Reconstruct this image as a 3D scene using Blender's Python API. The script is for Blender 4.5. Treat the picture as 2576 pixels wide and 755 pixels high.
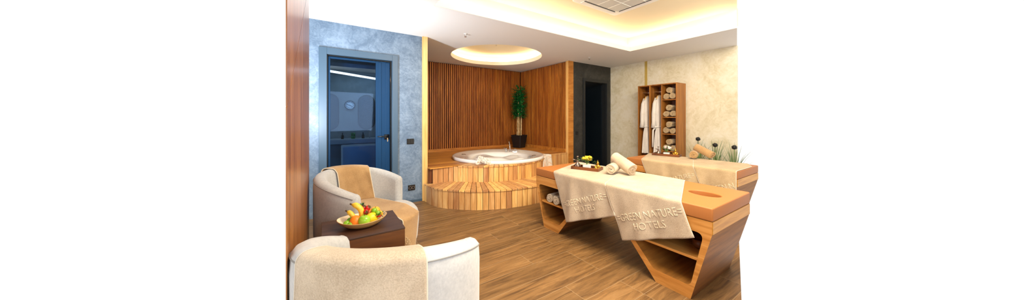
import bpy, bmesh, math, random
from mathutils import Vector, Matrix
random.seed(7)
PI = math.pi
for o in list(bpy.data.objects): bpy.data.objects.remove(o)
C = bpy.context.scene.collection
sc = bpy.context.scene

# ------------------------------------------------------------ camera, world, lights
cam = bpy.data.cameras.new('camera'); co = bpy.data.objects.new('camera', cam); C.objects.link(co)
co.location = (0, 0, 1.3)
YAW = math.atan2(691, 1014)            # angle of the view direction from world +X is 90deg - this
FX, FY = math.cos(math.atan2(1014, 691)), math.sin(math.atan2(1014, 691))
co.rotation_euler = (PI/2, 0, math.atan2(FY, FX) - PI/2)
cam.sensor_width = 36; cam.sensor_fit = 'HORIZONTAL'
cam.lens = 691.0/2576*36
cam.shift_y = -(377.5-297.5)/2576
cam.clip_start = 0.02
sc.camera = co
sc.view_settings.view_transform = 'Standard'; sc.view_settings.look = 'None'
sc.view_settings.gamma = 1; sc.view_settings.use_curve_mapping = False
sc.view_settings.exposure = 0.75
w = bpy.data.worlds.new('world'); sc.world = w; w.use_nodes = True
w.node_tree.nodes['Background'].inputs[0].default_value = (.68, .645, .61, 1)
w.node_tree.nodes['Background'].inputs[1].default_value = 1.0

def area(name, loc, target, sx, sy, power, col, spread=180):
    l = bpy.data.lights.new(name, 'AREA'); l.shape = 'RECTANGLE'; l.size = sx; l.size_y = sy
    l.energy = power; l.color = col; l.spread = math.radians(spread)
    o = bpy.data.objects.new(name, l); C.objects.link(o); o.location = loc
    o.rotation_euler = (Vector(target)-Vector(loc)).to_track_quat('-Z', 'Y').to_euler()
    return o
# daylight from the window in the side passage beyond the wood panelling
area('window_daylight', (-.30, 3.30, 1.25), (.25, 3.75, 1.95), .12, .45, 34, (.84, .92, 1.0))
# daylight from behind the camera
area('room_daylight', (.6, -1.0, 1.5), (1.2, 3.0, 1.0), 1.4, 1.2, 26, (.76, .88, 1.0))
# added warm fill lamps, unseen up in the cove, over the seats and tables
area('cove_fill', (1.95, 1.1, 2.86), (2.1, 1.6, 0), 1.5, 1.5, 122, (1.0, .88, .70))
area('cove_fill', (3.6, .72, 2.86), (5.3, 2.4, 1.0), 1.0, .6, 36, (1.0, .90, .74))  # second added fill, tilted to brighten the cream wall and rear table
STRIP = 13.0

# ------------------------------------------------------------ helpers
def lin(c):
    return tuple(((x/255)/12.92 if x/255 <= .04045 else ((x/255+.055)/1.055)**2.4) for x in c) + (1,)
def mesh_obj(name, bm, mat, parent=None, smooth=False):
    me = bpy.data.meshes.new(name); bmesh.ops.recalc_face_normals(bm, faces=bm.faces); bm.to_mesh(me); bm.free()
    if mat is not None:
        for m in (mat if isinstance(mat, (list, tuple)) else [mat]): me.materials.append(m)
    if smooth:
        for p in me.polygons: p.use_smooth = True
    o = bpy.data.objects.new(name, me); C.objects.link(o); o.parent = parent
    return o
def thing(name, label, cat, loc=(0, 0, 0), rz=0, group=None):
    o = bpy.data.objects.new(name, None); C.objects.link(o); o.location = loc; o.rotation_euler = (0, 0, rz)
    return tag(o, label, cat, group)
def tag(o, label, cat, group=None):
    o['label'] = label; o['category'] = cat
    if group: o['group'] = group
    return o
def struct(o):
    o['kind'] = 'structure'; return o
def dup(root, label=None, loc=None, rz=None):
    r = root.copy(); C.objects.link(r)
    if label: r['label'] = label
    if loc is not None: r.location = loc
    if rz is not None: r.rotation_euler = (r.rotation_euler.x, r.rotation_euler.y, rz)
    for ch in [c for c in bpy.data.objects if c.parent == root]:
        c = ch.copy(); C.objects.link(c); c.parent = r
        for g in [d for d in bpy.data.objects if d.parent == ch]:
            d = g.copy(); C.objects.link(d); d.parent = c
    return r
def box(bm, x0, x1, y0, y1, z0, z1, mi=0, M=None):
    vs = [bm.verts.new((x, y, z)) for x in (x0, x1) for y in (y0, y1) for z in (z0, z1)]
    if M is not None:
        for v in vs: v.co = M @ v.co
    for f in ((0, 1, 3, 2), (4, 6, 7, 5), (0, 4, 5, 1), (2, 3, 7, 6), (0, 2, 6, 4), (1, 5, 7, 3)):
        bm.faces.new([vs[i] for i in f]).material_index = mi
    return vs
def rbox(x0, x1, y0, y1, z0, z1, r=.004, seg=2):
    bm = bmesh.new(); box(bm, x0, x1, y0, y1, z0, z1)
    bmesh.ops.bevel(bm, geom=bm.edges[:], offset=r, segments=seg, affect='EDGES', profile=.5)
    return bm
def prism(bm, pts, z0, z1, axis='z', mi=0, M=None):
    def P(a, b, c):
        v = Vector((a, b, c)) if axis == 'z' else (Vector((c, a, b)) if axis == 'x' else Vector((a, c, b)))
        return M @ v if M is not None else v
    lo = [bm.verts.new(P(a, b, z0)) for a, b in pts]; hi = [bm.verts.new(P(a, b, z1)) for a, b in pts]
    fs = [bm.faces.new(lo[::-1]), bm.faces.new(hi)]
    n = len(pts)
    for i in range(n): fs.append(bm.faces.new((lo[i], lo[(i+1) % n], hi[(i+1) % n], hi[i])))
    for f in fs: f.material_index = mi
    return fs
def lathe(bm, prof, seg=24, M=None, mi=0, sx=1, sy=1, cx=0, cy=0):
    rings = []
    for r, z in prof:
        if r < 1e-5: rings.append([bm.verts.new((cx, cy, z))])
        else: rings.append([bm.verts.new((cx+sx*r*math.cos(2*PI*i/seg), cy+sy*r*math.sin(2*PI*i/seg), z)) for i in range(seg)])
    for a, b in zip(rings, rings[1:]):
        if len(a) == 1 and len(b) == 1: continue
        for i in range(seg):
            j = (i+1) % seg
            if len(a) == 1: f = bm.faces.new((a[0], b[i], b[j]))
            elif len(b) == 1: f = bm.faces.new((a[i], b[0], a[j]))
            else: f = bm.faces.new((a[i], a[j], b[j], b[i]))
            f.material_index = mi
    if M is not None:
        for r in rings:
            for v in r: v.co = M @ v.co
def tube(bm, pts, rad, seg=8, closed=False, mi=0):
    pts = [Vector(p) for p in pts]; n = len(pts); rings = []
    rr = rad if isinstance(rad, (list, tuple)) else [rad]*n
    up = None
    for i, p in enumerate(pts):
        if closed: t = pts[(i+1) % n]-pts[i-1]
        else: t = pts[min(i+1, n-1)]-pts[max(i-1, 0)]
        t.normalize()
        if up is None or abs(up.dot(t)) > .98: up = Vector((0, 0, 1)) if abs(t.z) < .9 else Vector((1, 0, 0))
        s = t.cross(up).normalized(); u = s.cross(t).normalized(); up = u
        rings.append([bm.verts.new(p+rr[i]*(math.cos(2*PI*k/seg)*s+math.sin(2*PI*k/seg)*u)) for k in range(seg)])
    m = n if closed else n-1
    for i in range(m):
        a, b = rings[i], rings[(i+1) % n]
        for k in range(seg):
            bm.faces.new((a[k], a[(k+1) % seg], b[(k+1) % seg], b[k])).material_index = mi
    if not closed:
        bm.faces.new(rings[0][::-1]).material_index = mi; bm.faces.new(rings[-1]).material_index = mi
def ball(bm, c, r, sx=1, sy=1, sz=1, seg=12, mi=0, M=None):
    prof = [(math.sin(PI*i/(seg//2+2)), -math.cos(PI*i/(seg//2+2))) for i in range(seg//2+3)]
    prof[0] = (0, -1); prof[-1] = (0, 1)
    T = Matrix.Translation(c) @ (M if M is not None else Matrix()) @ Matrix.Diagonal((r*sx, r*sy, r*sz, 1))
    lathe(bm, prof, seg, T, mi)
def curve_solid(name, loops, depth, M, mat, parent=None, bevel=0, res=3):
    """flat outline with holes (local xy), extruded +-depth/2, placed by M, turned into a mesh"""
    cu = bpy.data.curves.new(name, 'CURVE'); cu.dimensions = '2D'; cu.fill_mode = 'BOTH'
    cu.extrude = depth/2-bevel; cu.bevel_depth = bevel; cu.bevel_resolution = res; cu.offset = -bevel
    for lp in loops:
        s = cu.splines.new('POLY'); s.points.add(len(lp)-1); s.use_cyclic_u = True
        for i, p in enumerate(lp): s.points[i].co = (p[0], p[1], 0, 1)
    tmp = bpy.data.objects.new(name, cu); C.objects.link(tmp)
    dg = bpy.context.evaluated_depsgraph_get(); me = bpy.data.meshes.new_from_object(tmp.evaluated_get(dg))
    bpy.data.objects.remove(tmp); bpy.data.curves.remove(cu)
    me.transform(M); me.materials.clear(); me.materials.append(mat); me.name = name
    o = bpy.data.objects.new(name, me); C.objects.link(o); o.parent = parent
    return o
def circle(cx, cy, r, n=64, a0=0):
    return [(cx+r*math.cos(a0+2*PI*i/n), cy+r*math.sin(a0+2*PI*i/n)) for i in range(n)]
def smoothpath(pts, n):
    out = []
    P = [Vector(p) for p in pts]
    for i in range(len(P)-1):
        p0 = P[max(i-1, 0)]; p1 = P[i]; p2 = P[i+1]; p3 = P[min(i+2, len(P)-1)]
        for k in range(12):
            t = k/12
            out.append(.5*((2*p1)+(p2-p0)*t+(2*p0-5*p1+4*p2-p3)*t*t+(3*p1-p0-3*p2+p3)*t**3))
    out.append(P[-1])
    L = [0]
    for a, b in zip(out, out[1:]): L.append(L[-1]+(b-a).length)
    res = []
    for i in range(n+1):
        s = L[-1]*i/n; j = 0
        while j < len(L)-2 and L[j+1] < s: j += 1
        t = (s-L[j])/max(L[j+1]-L[j], 1e-9)
        res.append(out[j].lerp(out[j+1], t))
    return res
def solidify(o, t, off=0):
    m = o.modifiers.new('solid', 'SOLIDIFY'); m.thickness = t; m.offset = off
def bevelmod(o, wd=.004, seg=2):
    m = o.modifiers.new('bevel', 'BEVEL'); m.width = wd; m.segments = seg; m.limit_method = 'ANGLE'

# ------------------------------------------------------------ materials
def newmat(name):
    m = bpy.data.materials.new(name); m.use_nodes = True
    nt = m.node_tree; b = nt.nodes['Principled BSDF']
    return m, nt, b
def plain(name, col, rough=.5, metal=0, spec=.5, coat=0, sheen=0):
    m, nt, b = newmat(name); b.inputs['Base Color'].default_value = lin(col)
    b.inputs['Roughness'].default_value = rough; b.inputs['Metallic'].default_value = metal
    b.inputs['Specular IOR Level'].default_value = spec; b.inputs['Coat Weight'].default_value = coat
    b.inputs['Sheen Weight'].default_value = sheen
    n = nt.nodes.new('ShaderNodeTexNoise'); n.inputs['Scale'].default_value = 40
    bp = nt.nodes.new('ShaderNodeBump'); bp.inputs['Strength'].default_value = .03
    nt.links.new(n.outputs['Fac'], bp.inputs['Height']); nt.links.new(bp.outputs['Normal'], b.inputs['Normal'])
    return m
def coords(nt, scale, rot=(0, 0, 0)):
    tc = nt.nodes.new('ShaderNodeTexCoord'); mp = nt.nodes.new('ShaderNodeMapping')
    mp.inputs['Scale'].default_value = scale; mp.inputs['Rotation'].default_value = rot
    nt.links.new(tc.outputs['Object'], mp.inputs['Vector']); return mp.outputs['Vector']
def ramp(nt, fac, stops):
    r = nt.nodes.new('ShaderNodeValToRGB'); e = r.color_ramp.elements
    while len(e) < len(stops): e.new(.5)
    for i, (p, c) in enumerate(stops): e[i].position = p; e[i].color = lin(c)
    nt.links.new(fac, r.inputs['Fac']); return r.outputs['Color']
def noise(nt, vec, scale=1, detail=4, rough=.55, dist=0):
    n = nt.nodes.new('ShaderNodeTexNoise'); n.inputs['Scale'].default_value = scale
    n.inputs['Detail'].default_value = detail; n.inputs['Roughness'].default_value = rough
    n.inputs['Distortion'].default_value = dist
    if vec is not None: nt.links.new(vec, n.inputs['Vector'])
    return n.outputs['Fac']
def wood(name, cd, cm, cl, scale, rough=.45, rot=(0, 0, 0), tone=False, bump=.05, coat=0, spread=.16):
    m, nt, b = newmat(name)
    v = coords(nt, scale, rot)
    f = noise(nt, v, 1, 5, .6, .6)
    col = ramp(nt, f, [(.5-spread, cd), (.5, cm), (.5+spread, cl)])
    if tone:
        at = nt.nodes.new('ShaderNodeAttribute'); at.attribute_name = 'tone'
        hs = nt.nodes.new('ShaderNodeHueSaturation')
        mr = nt.nodes.new('ShaderNodeMapRange'); mr.inputs['To Min'].default_value = .68; mr.inputs['To Max'].default_value = 1.24
        nt.links.new(at.outputs['Fac'], mr.inputs['Value']); nt.links.new(mr.outputs['Result'], hs.inputs['Value'])
        mh = nt.nodes.new('ShaderNodeMapRange'); mh.inputs['To Min'].default_value = .487; mh.inputs['To Max'].default_value = .508
        nt.links.new(at.outputs['Fac'], mh.inputs['Value']); nt.links.new(mh.outputs['Result'], hs.inputs['Hue'])
        nt.links.new(col, hs.inputs['Color']); col = hs.outputs['Color']
    nt.links.new(col, b.inputs['Base Color'])
    b.inputs['Roughness'].default_value = rough; b.inputs['Coat Weight'].default_value = coat
    bp = nt.nodes.new('ShaderNodeBump'); bp.inputs['Strength'].default_value = bump; bp.inputs['Distance'].default_value = .01
    nt.links.new(f, bp.inputs['Height']); nt.links.new(bp.outputs['Normal'], b.inputs['Normal'])
    return m
def plaster(name, c0, c1, c2, scale=2.2, rough=.5, bump=.12):
    m, nt, b = newmat(name)
    v = coords(nt, (1, 1, 1))
    f1 = noise(nt, v, scale, 7, .68, 1.4); f2 = noise(nt, v, scale*5, 6, .6, 2.2)
    mx = nt.nodes.new('ShaderNodeMath'); mx.operation = 'ADD'
    s1 = nt.nodes.new('ShaderNodeMath'); s1.operation = 'MULTIPLY'; s1.inputs[1].default_value = .62; nt.links.new(f1, s1.inputs[0])
    s2 = nt.nodes.new('ShaderNodeMath'); s2.operation = 'MULTIPLY'; s2.inputs[1].default_value = .38; nt.links.new(f2, s2.inputs[0])
    nt.links.new(s1.outputs[0], mx.inputs[0]); nt.links.new(s2.outputs[0], mx.inputs[1])
    nt.links.new(ramp(nt, mx.outputs[0], [(.40, c0), (.5, c1), (.60, c2)]), b.inputs['Base Color'])
    b.inputs['Roughness'].default_value = rough
    bp = nt.nodes.new('ShaderNodeBump'); bp.inputs['Strength'].default_value = bump; bp.inputs['Distance'].default_value = .02
    nt.links.new(mx.outputs[0], bp.inputs['Height']); nt.links.new(bp.outputs['Normal'], b.inputs['Normal'])
    return m
def cloth(name, c0, c1, scale=120, bump=.5, rough=.95, sheen=.25, big=5):
    m, nt, b = newmat(name)
    v = coords(nt, (1, 1, 1)); f = noise(nt, v, scale, 4, .7); g = noise(nt, v, big, 4, .6)
    a = nt.nodes.new('ShaderNodeMath'); a.operation = 'ADD'; nt.links.new(f, a.inputs[0]); nt.links.new(g, a.inputs[1])
    h = nt.nodes.new('ShaderNodeMath'); h.operation = 'MULTIPLY'; h.inputs[1].default_value = .5; nt.links.new(a.outputs[0], h.inputs[0])
    nt.links.new(ramp(nt, h.outputs[0], [(.38, c0), (.6, c1)]), b.inputs['Base Color'])
    b.inputs['Roughness'].default_value = rough; b.inputs['Sheen Weight'].default_value = sheen
    b.inputs['Specular IOR Level'].default_value = .15
    bp = nt.nodes.new('ShaderNodeBump'); bp.inputs['Strength'].default_value = bump; bp.inputs['Distance'].default_value = .003
    nt.links.new(f, bp.inputs['Height']); nt.links.new(bp.outputs['Normal'], b.inputs['Normal'])
    return m
def emis(name, col, s):
    m, nt, b = newmat(name); b.inputs['Base Color'].default_value = lin((250, 240, 220))
    b.inputs['Emission Color'].default_value = col; b.inputs['Emission Strength'].default_value = s
    return m

M_paint = plain('white_ceiling_paint', (238, 237, 234), .9)
M_cove = plain('cream_cove_paint', (232, 220, 192), .9)
M_blue = plaster('blue_plaster', (90, 110, 132), (108, 128, 149), (128, 147, 167), 3.0)
M_dark = plaster('charcoal_plaster', (38, 39, 37), (50, 50, 47), (64, 63, 59), 2.5)
M_cream = plaster('cream_plaster', (216, 207, 174), (230, 223, 198), (238, 233, 215), 1.6)
M_gold = plain('ochre_strip', (196, 168, 84), .5)
M_frame = plain('blue_grey_lacquer', (66, 90, 110), .4)
M_navy = plain('navy_lacquer', (18, 56, 90), .5, spec=.15)
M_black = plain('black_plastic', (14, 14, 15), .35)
M_dframe = plain('dark_lacquer', (30, 33, 35), .4)
M_slat = wood('slat_teak', (146, 82, 26), (178, 106, 38), (202, 130, 52), (14, 14, 1.2), .5, tone=True)
M_slatback = plain('slat_backing', (20, 8, 4), .9)
M_deckx = wood('deck_teak', (170, 108, 44), (196, 134, 62), (214, 156, 82), (1.5, 22, 22), .4, tone=True)
M_board = wood('riser_teak', (194, 138, 76), (216, 164, 98), (230, 186, 122), (24, 24, 2.2), .4, tone=True)
M_maple = wood('maple_post', (222, 170, 92), (238, 192, 118), (246, 208, 140), (16, 16, 1.2), .4)
M_maple2 = wood('oak_trim', (168, 104, 36), (190, 122, 48), (206, 140, 62), (3, 16, 16), .45)
M_redwood = wood('red_veneer', (128, 76, 34), (158, 100, 48), (180, 122, 66), (14, 14, 1.0), .3)
M_oak = wood('oak_veneer', (176, 112, 44), (206, 142, 68), (224, 166, 92), (26, 1.8, 26), .4, spread=.22)
M_oakend = wood('oak_veneer_end', (112, 70, 22), (142, 92, 32), (164, 110, 44), (1.8, 26, 26), .6, rot=(0, -.3, 0), spread=.24)
M_oakrail = wood('oak_rail_end', (186, 126, 36), (210, 150, 54), (224, 168, 76), (2.2, 30, 30), .4, spread=.24)
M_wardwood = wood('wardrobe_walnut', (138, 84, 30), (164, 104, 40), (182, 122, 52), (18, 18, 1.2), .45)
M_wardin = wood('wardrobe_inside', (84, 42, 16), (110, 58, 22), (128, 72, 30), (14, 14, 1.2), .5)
M_leather = plain('tan_leather', (180, 114, 58), .5, spec=.35)
M_leather2 = plain('brown_leather', (120, 66, 30), .4)
M_towel = cloth('beige_terry', (176, 156, 130), (212, 194, 168), 170, .9)
M_towel2 = cloth('tan_terry', (168, 132, 88), (196, 160, 112), 170, .9)
M_towel3 = cloth('sand_terry', (176, 150, 114), (206, 182, 144), 170, .9)
M_hem = cloth('cream_hem', (214, 200, 176), (228, 216, 194), 200, .3)
M_robe = cloth('white_robe', (222, 216, 208), (238, 234, 228), 90, .5)
M_chair = cloth('off_white_suede', (174, 175, 175), (196, 196, 194), 60, .12, .9, .35, 2.5)
M_pipe = plain('grey_piping', (140, 138, 134), .8)
M_acrylic = plain('white_acrylic', (247, 247, 246), .12, coat=.6)
M_chrome = plain('chrome', (210, 210, 212), .12, metal=1)
M_brass = plain('gold_brass', (214, 168, 70), .25, metal=1)
M_silver = plain('old_silver', (150, 130, 118), .28, metal=1)
M_pot = plain('black_pot', (24, 24, 25), .45)
M_cane = wood('bamboo_cane', (150, 110, 60), (216, 186, 128), (240, 218, 170), (30, 30, 14), .5)
M_leaf = wood('green_leaf', (16, 80, 40), (28, 118, 54), (60, 150, 70), (12, 12, 12), .4)
M_grass = wood('grass_leaf', (54, 84, 36), (92, 124, 62), (134, 158, 92), (12, 12, 3), .5)
M_soil = plain('moss', (60, 66, 30), .9)
M_table = wood('dark_table_veneer', (58, 36, 24), (72, 46, 31), (84, 56, 38), (2, 20, 20), .45)
M_tableside = wood('table_side_veneer', (84, 48, 22), (104, 62, 28), (120, 74, 36), (2, 14, 14), .4)
M_tray = wood('tray_walnut', (82, 42, 18), (110, 60, 26), (136, 78, 36), (3, 30, 30), .35)
M_plate = plain('bamboo_plate', (206, 164, 104), .45)
M_plate_in = plain('plate_inside', (232, 214, 184), .3)
M_mirror = plain('mirror', (70, 76, 80), .5, spec=.2)
M_bath = plaster('bath_wall', (112, 114, 108), (124, 126, 120), (136, 138, 130), 2)
M_tile = plain('grey_counter', (150, 152, 152), .4)
M_white = plain('white_ceramic', (236, 236, 232), .3)

# floor: wood-look plank tiles with pale grout
m, nt, b = newmat('plank_tile_floor'); M_floor = m
tc = nt.nodes.new('ShaderNodeTexCoord'); mp = nt.nodes.new('ShaderNodeMapping'); mp.inputs['Location'].default_value = (.35, -1.72+.197*20, 0)
nt.links.new(tc.outputs['Object'], mp.inputs['Vector'])
br = nt.nodes.new('ShaderNodeTexBrick'); nt.links.new(mp.outputs['Vector'], br.inputs['Vector'])
br.inputs['Scale'].default_value = 1; br.inputs['Brick Width'].default_value = 1.15; br.inputs['Row Height'].default_value = .197
br.inputs['Mortar Size'].default_value = .0017; br.inputs['Mortar Smooth'].default_value = .3; br.inputs['Bias'].default_value = 0
br.offset = .36; br.offset_frequency = 3; br.squash = 1
br.inputs['Color1'].default_value = (0, 0, 0, 1); br.inputs['Color2'].default_value = (1, 1, 1, 1); br.inputs['Mortar'].default_value = (.5, .5, .5, 1)
# shift the grain from plank to plank
sep = nt.nodes.new('ShaderNodeVectorMath'); sep.operation = 'MULTIPLY'; sep.inputs[1].default_value = (7, 3, 5); nt.links.new(br.outputs['Color'], sep.inputs[0])
ad = nt.nodes.new('ShaderNodeVectorMath'); ad.operation = 'ADD'; nt.links.new(sep.outputs[0], ad.inputs[0])
mp2 = nt.nodes.new('ShaderNodeMapping'); mp2.inputs['Scale'].default_value = (1.3, 13, 1); nt.links.new(tc.outputs['Object'], mp2.inputs['Vector'])
nt.links.new(mp2.outputs['Vector'], ad.inputs[1])
g1 = noise(nt, ad.outputs[0], 1.5, 8, .65, 1.2)
colr = ramp(nt, g1, [(.30, (86, 60, 34)), (.44, (118, 86, 50)), (.56, (140, 104, 62)), (.72, (160, 124, 80))])
hs = nt.nodes.new('ShaderNodeHueSaturation'); nt.links.new(colr, hs.inputs['Color'])
mr = nt.nodes.new('ShaderNodeMapRange'); mr.inputs['To Min'].default_value = .8; mr.inputs['To Max'].default_value = 1.12
nt.links.new(br.outputs['Color'], mr.inputs['Value']); nt.links.new(mr.outputs['Result'], hs.inputs['Value'])
mx = nt.nodes.new('ShaderNodeMix'); mx.data_type = 'RGBA'; nt.links.new(br.outputs['Fac'], mx.inputs['Factor'])
nt.links.new(hs.outputs['Color'], mx.inputs['A']); mx.inputs['B'].default_value = lin((164, 140, 106))
nt.links.new(mx.outputs['Result'], b.inputs['Base Color']); b.inputs['Roughness'].default_value = .42
bp = nt.nodes.new('ShaderNodeBump'); bp.inputs['Strength'].default_value = .08; bp.inputs['Distance'].default_value = .01
nt.links.new(g1, bp.inputs['Height']); nt.links.new(bp.outputs['Normal'], b.inputs['Normal'])

# tinted door glass
m, nt, b = newmat('blue_tinted_glass'); M_glass = m
nt.nodes.remove(b); out = nt.nodes['Material Output']
tr = nt.nodes.new('ShaderNodeBsdfTransparent'); tr.inputs[0].default_value = (.36, .52, .72, 1)
gl = nt.nodes.new('ShaderNodeBsdfGlossy'); gl.inputs['Roughness'].default_value = .03; gl.inputs['Color'].default_value = (.3, .38, .48, 1)
ms = nt.nodes.new('ShaderNodeMixShader'); fr = nt.nodes.new('ShaderNodeFresnel'); fr.inputs[0].default_value = 1.45
nt.links.new(fr.outputs[0], ms.inputs[0]); nt.links.new(tr.outputs[0], ms.inputs[1]); nt.links.new(gl.outputs[0], ms.inputs[2])
nt.links.new(ms.outputs[0], out.inputs['Surface'])

WARM = (1.0, .79, .50, 1)
M_led = emis('warm_led', WARM, STRIP)

def set_tone(o, per_face):
    a = o.data.attributes.new('tone', 'FLOAT', 'FACE')
    for i, v in enumerate(per_face): a.data[i].value = v

# ------------------------------------------------------------ the setting
ZC = 2.584
# floor
bm = bmesh.new(); prism(bm, [(-.22, -1.2), (4.4, -1.2), (4.4, -.80), (2.3, .65), (6.05, 1.781), (6.05, 4.45), (6.05, 6.25), (-.22, 6.25)], -.05, 0)
struct(mesh_obj('floor', bm, M_floor))
# ceiling slab with the rectangular cove opening (reaching the cut side) and the round one over the tub
out = [(-.22, -1.2), (-.22, 6.3), (4.7, 6.3), (6.1, 4.5), (6.1, 1.796), (4.85, 1.428), (4.85, 3.09), (1.02, 3.09), (1.02, .35), (3.7, .35), (3.7, .90), (6.0, -.66), (6.0, -1.2)]
curve_c = circle(2.957, 4.902, .934, 96)
o = curve_solid('ceiling', [out, curve_c], .085, Matrix.Translation((0, 0, ZC+.0425)), M_paint); struct(o)
# rectangular recess above
bm = bmesh.new()
box(bm, .82, .87, .15, 3.29, ZC+.085, 2.92); box(bm, .82, 5.05, 3.24, 3.29, ZC+.085, 2.92)
box(bm, 5.0, 5.05, 1.475, 3.24, ZC+.085, 2.92); box(bm, .82, 3.7, .15, .2, ZC+.085, 2.92)
prism(bm, [(.82, .15), (3.7, .15), (3.7, 1.09), (5.05, 1.487), (5.05, 3.29), (.82, 3.29)], 2.90, 2.95)
struct(mesh_obj('trim_1', bm, M_cove))
# round recess above the tub
bm = bmesh.new()
N = 96
lathe(bm, [(1.07, ZC+.085), (1.07, 2.80), (1.0, 2.86), (0, 2.87)], N, cx=2.957, cy=4.902)
for f in bm.faces: f.smooth = True
o = mesh_obj('trim_2', bm, M_cove); solidify(o, .03, -1); struct(o)
# lips of the two openings: cream inner faces
bm = bmesh.new()
box(bm, 1.015, 1.03, .35, 3.09, ZC+.001, ZC+.087); box(bm, 1.03, 4.84, 3.08, 3.095, ZC+.001, ZC+.087); box(bm, 4.84, 4.855, 1.43, 3.095, ZC+.001, ZC+.087)
struct(mesh_obj('trim_3', bm, M_paint))
# LED strips lying on the hidden ledges
def led(pts, label, w_=.012):
    bm = bmesh.new(); tube(bm, pts, w_, 6); o = mesh_obj('led_strip', bm, M_led); tag(o, label, 'led strip', None); return o
zl = ZC+.10
led([(.93, 3.19, zl), (4.95, 3.19, zl)], 'warm light strip along the far edge of the rectangular ceiling cove')
led([(4.95, 3.15, zl), (4.95, 1.5, zl)], 'warm light strip along the right edge of the rectangular ceiling cove')
led([(.92, 3.15, zl), (.92, .25, zl)], 'warm light strip along the left edge of the rectangular ceiling cove')
bm = bmesh.new(); tube(bm, [(x, y, zl) for x, y in circle(2.957, 4.902, 1.02, 64)], .010, 6, True)
tag(mesh_obj('led_strip', bm, M_led), 'warm ring of light inside the round ceiling recess over the tub', 'led strip')

# blue wall with door opening
bm = bmesh.new()
box(bm, -.22, -.0, 4.377, 4.50, 0, ZC); box(bm, .84, 1.265, 4.377, 4.50, 0, ZC); box(bm, -.0, .84, 4.377, 4.50, 2.165, ZC)
struct(mesh_obj('wall_back', bm, M_blue))
bm = bmesh.new(); box(bm, .905, 1.265, 4.369, 4.377, 0, .035); struct(mesh_obj('baseboard_back', bm, M_frame))
# door 1: frame, leaf, glass, handle
d1 = bpy.data.objects.new('door_1', None); C.objects.link(d1); struct(d1)
bm = bmesh.new()
box(bm, -.065, .022, 4.352, 4.377, 0, 2.233); box(bm, .826, .904, 4.352, 4.377, 0, 2.233); box(bm, .022, .826, 4.352, 4.377, 2.148, 2.233)
box(bm, -.0, .020, 4.377, 4.5, 0, 2.165); box(bm, .826, .84, 4.377, 4.5, 0, 2.165); box(bm, .0, .84, 4.377, 4.5, 2.15, 2.165)
o = mesh_obj('door_frame', bm, M_frame, d1); bevelmod(o, .003)
bm = bmesh.new(); box(bm, .020, .034, 4.41, 4.47, 0, 2.15); box(bm, .812, .826, 4.41, 4.47, 0, 2.15); box(bm, .034, .812, 4.41, 4.47, 2.135, 2.15)
mesh_obj('door_seal', bm, M_black, d1)
bm = bmesh.new()
box(bm, .034, .060, 4.43, 4.47, .005, 2.133); box(bm, .615, .808, 4.43, 4.47, .005, 2.133); box(bm, .060, .615, 4.43, 4.47, 2.108, 2.133); box(bm, .060, .615, 4.43, 4.47, .005, .12)
box(bm, .645, .690, 4.424, 4.43, .005, 2.12); box(bm, .742, .800, 4.424, 4.43, .005, 2.12)
o = mesh_obj('door_leaf', bm, M_navy, d1); bevelmod(o, .003)
bm = bmesh.new(); box(bm, .060, .615, 4.447, 4.453, .12, 2.108); mesh_obj('glass_pane', bm, M_glass, d1)
bm = bmesh.new(); box(bm, .728, .792, 4.415, 4.424, .985, 1.06); tube(bm, [(.762, 4.42, 1.035), (.762, 4.375, 1.035), (.74, 4.368, 1.035), (.63, 4.368, 1.033)], .009, 8)
tube(bm, [(.762, 4.42, 1.035), (.762, 4.39, 1.035)], .017, 12)
dh = mesh_obj('door_handle', bm, M_black, d1, True)
bm = bmesh.new(); tube(bm, [(.765, 4.41, 1.0), (.765, 4.385, 1.0)], .005, 6); box(bm, .758, .772, 4.380, 4.384, .955, 1.01)
mesh_obj('door_key', bm, M_chrome, dh)

# bathroom seen through the glass
bm = bmesh.new(); box(bm, -.3, 1.3, 6.0, 6.05, 0, 2.584); struct(mesh_obj('wall_bathroom', bm, M_bath))
bm = bmesh.new(); box(bm, 1.265, 1.30, 4.50, 6.0, 0, 2.584); struct(mesh_obj('wall_bathroom_side', bm, M_bath))
bm = bmesh.new(); box(bm, -.22, 1.26, 5.0, 5.98, 2.10, 2.16); struct(mesh_obj('ceiling_bathroom', bm, M_bath))
area('bathroom_lamp', (.55, 5.5, 2.08), (.5, 5.9, 1.2), .8, .3, 7, (1, .95, .85))
mled = emis('cool_led', (1, .62, .40, 1), 7)
bm = bmesh.new(); prism(bm, [(-.15, 2.052), (1.2, 1.912), (1.2, 1.940), (-.15, 2.085)], 5.2, 5.23, 'y')
tag(mesh_obj('light_strip', bm, mled), 'bright cove light strip seen through the blue glass door', 'light')
def stadium(cx, cz, w_, h_, n=14):
    p = []
    for i in range(n+1): p.append((cx+w_*math.cos(PI*i/n), cz+(h_-w_)+w_*math.sin(PI*i/n)))
    for i in range(n+1): p.append((cx-w_*math.cos(PI*i/n), cz-(h_-w_)-w_*math.sin(PI*i/n)))
    return p
for cx, lab in ((.07, 'tall oval wall mirror left of the clock behind the glass door'), (.668, 'tall oval wall mirror right of the clock behind the glass door')):
    t = thing('wall_mirror', lab, 'mirror', (cx, 5.998, 1.415))
    bm = bmesh.new(); prism(bm, stadium(0, 0, .148, .335), -.02, -.001, 'y'); mesh_obj('mirror_frame', bm, M_black, t)
    bm = bmesh.new(); prism(bm, stadium(0, 0, .132, .319), -.026, -.02, 'y'); mesh_obj('mirror_glass', bm, M_mirror, t)
t = thing('wall_clock', 'round wall clock between the oval mirrors behind the glass door', 'clock', (.39, 5.998, 1.545))
R = Matrix.Rotation(PI/2, 4, 'X')
bm = bmesh.new(); lathe(bm, [(.072, 0), (.072, .03), (.092, .03), (.092, 0)], 32, R); mesh_obj('clock_rim', bm, M_black, t, True)
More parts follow.
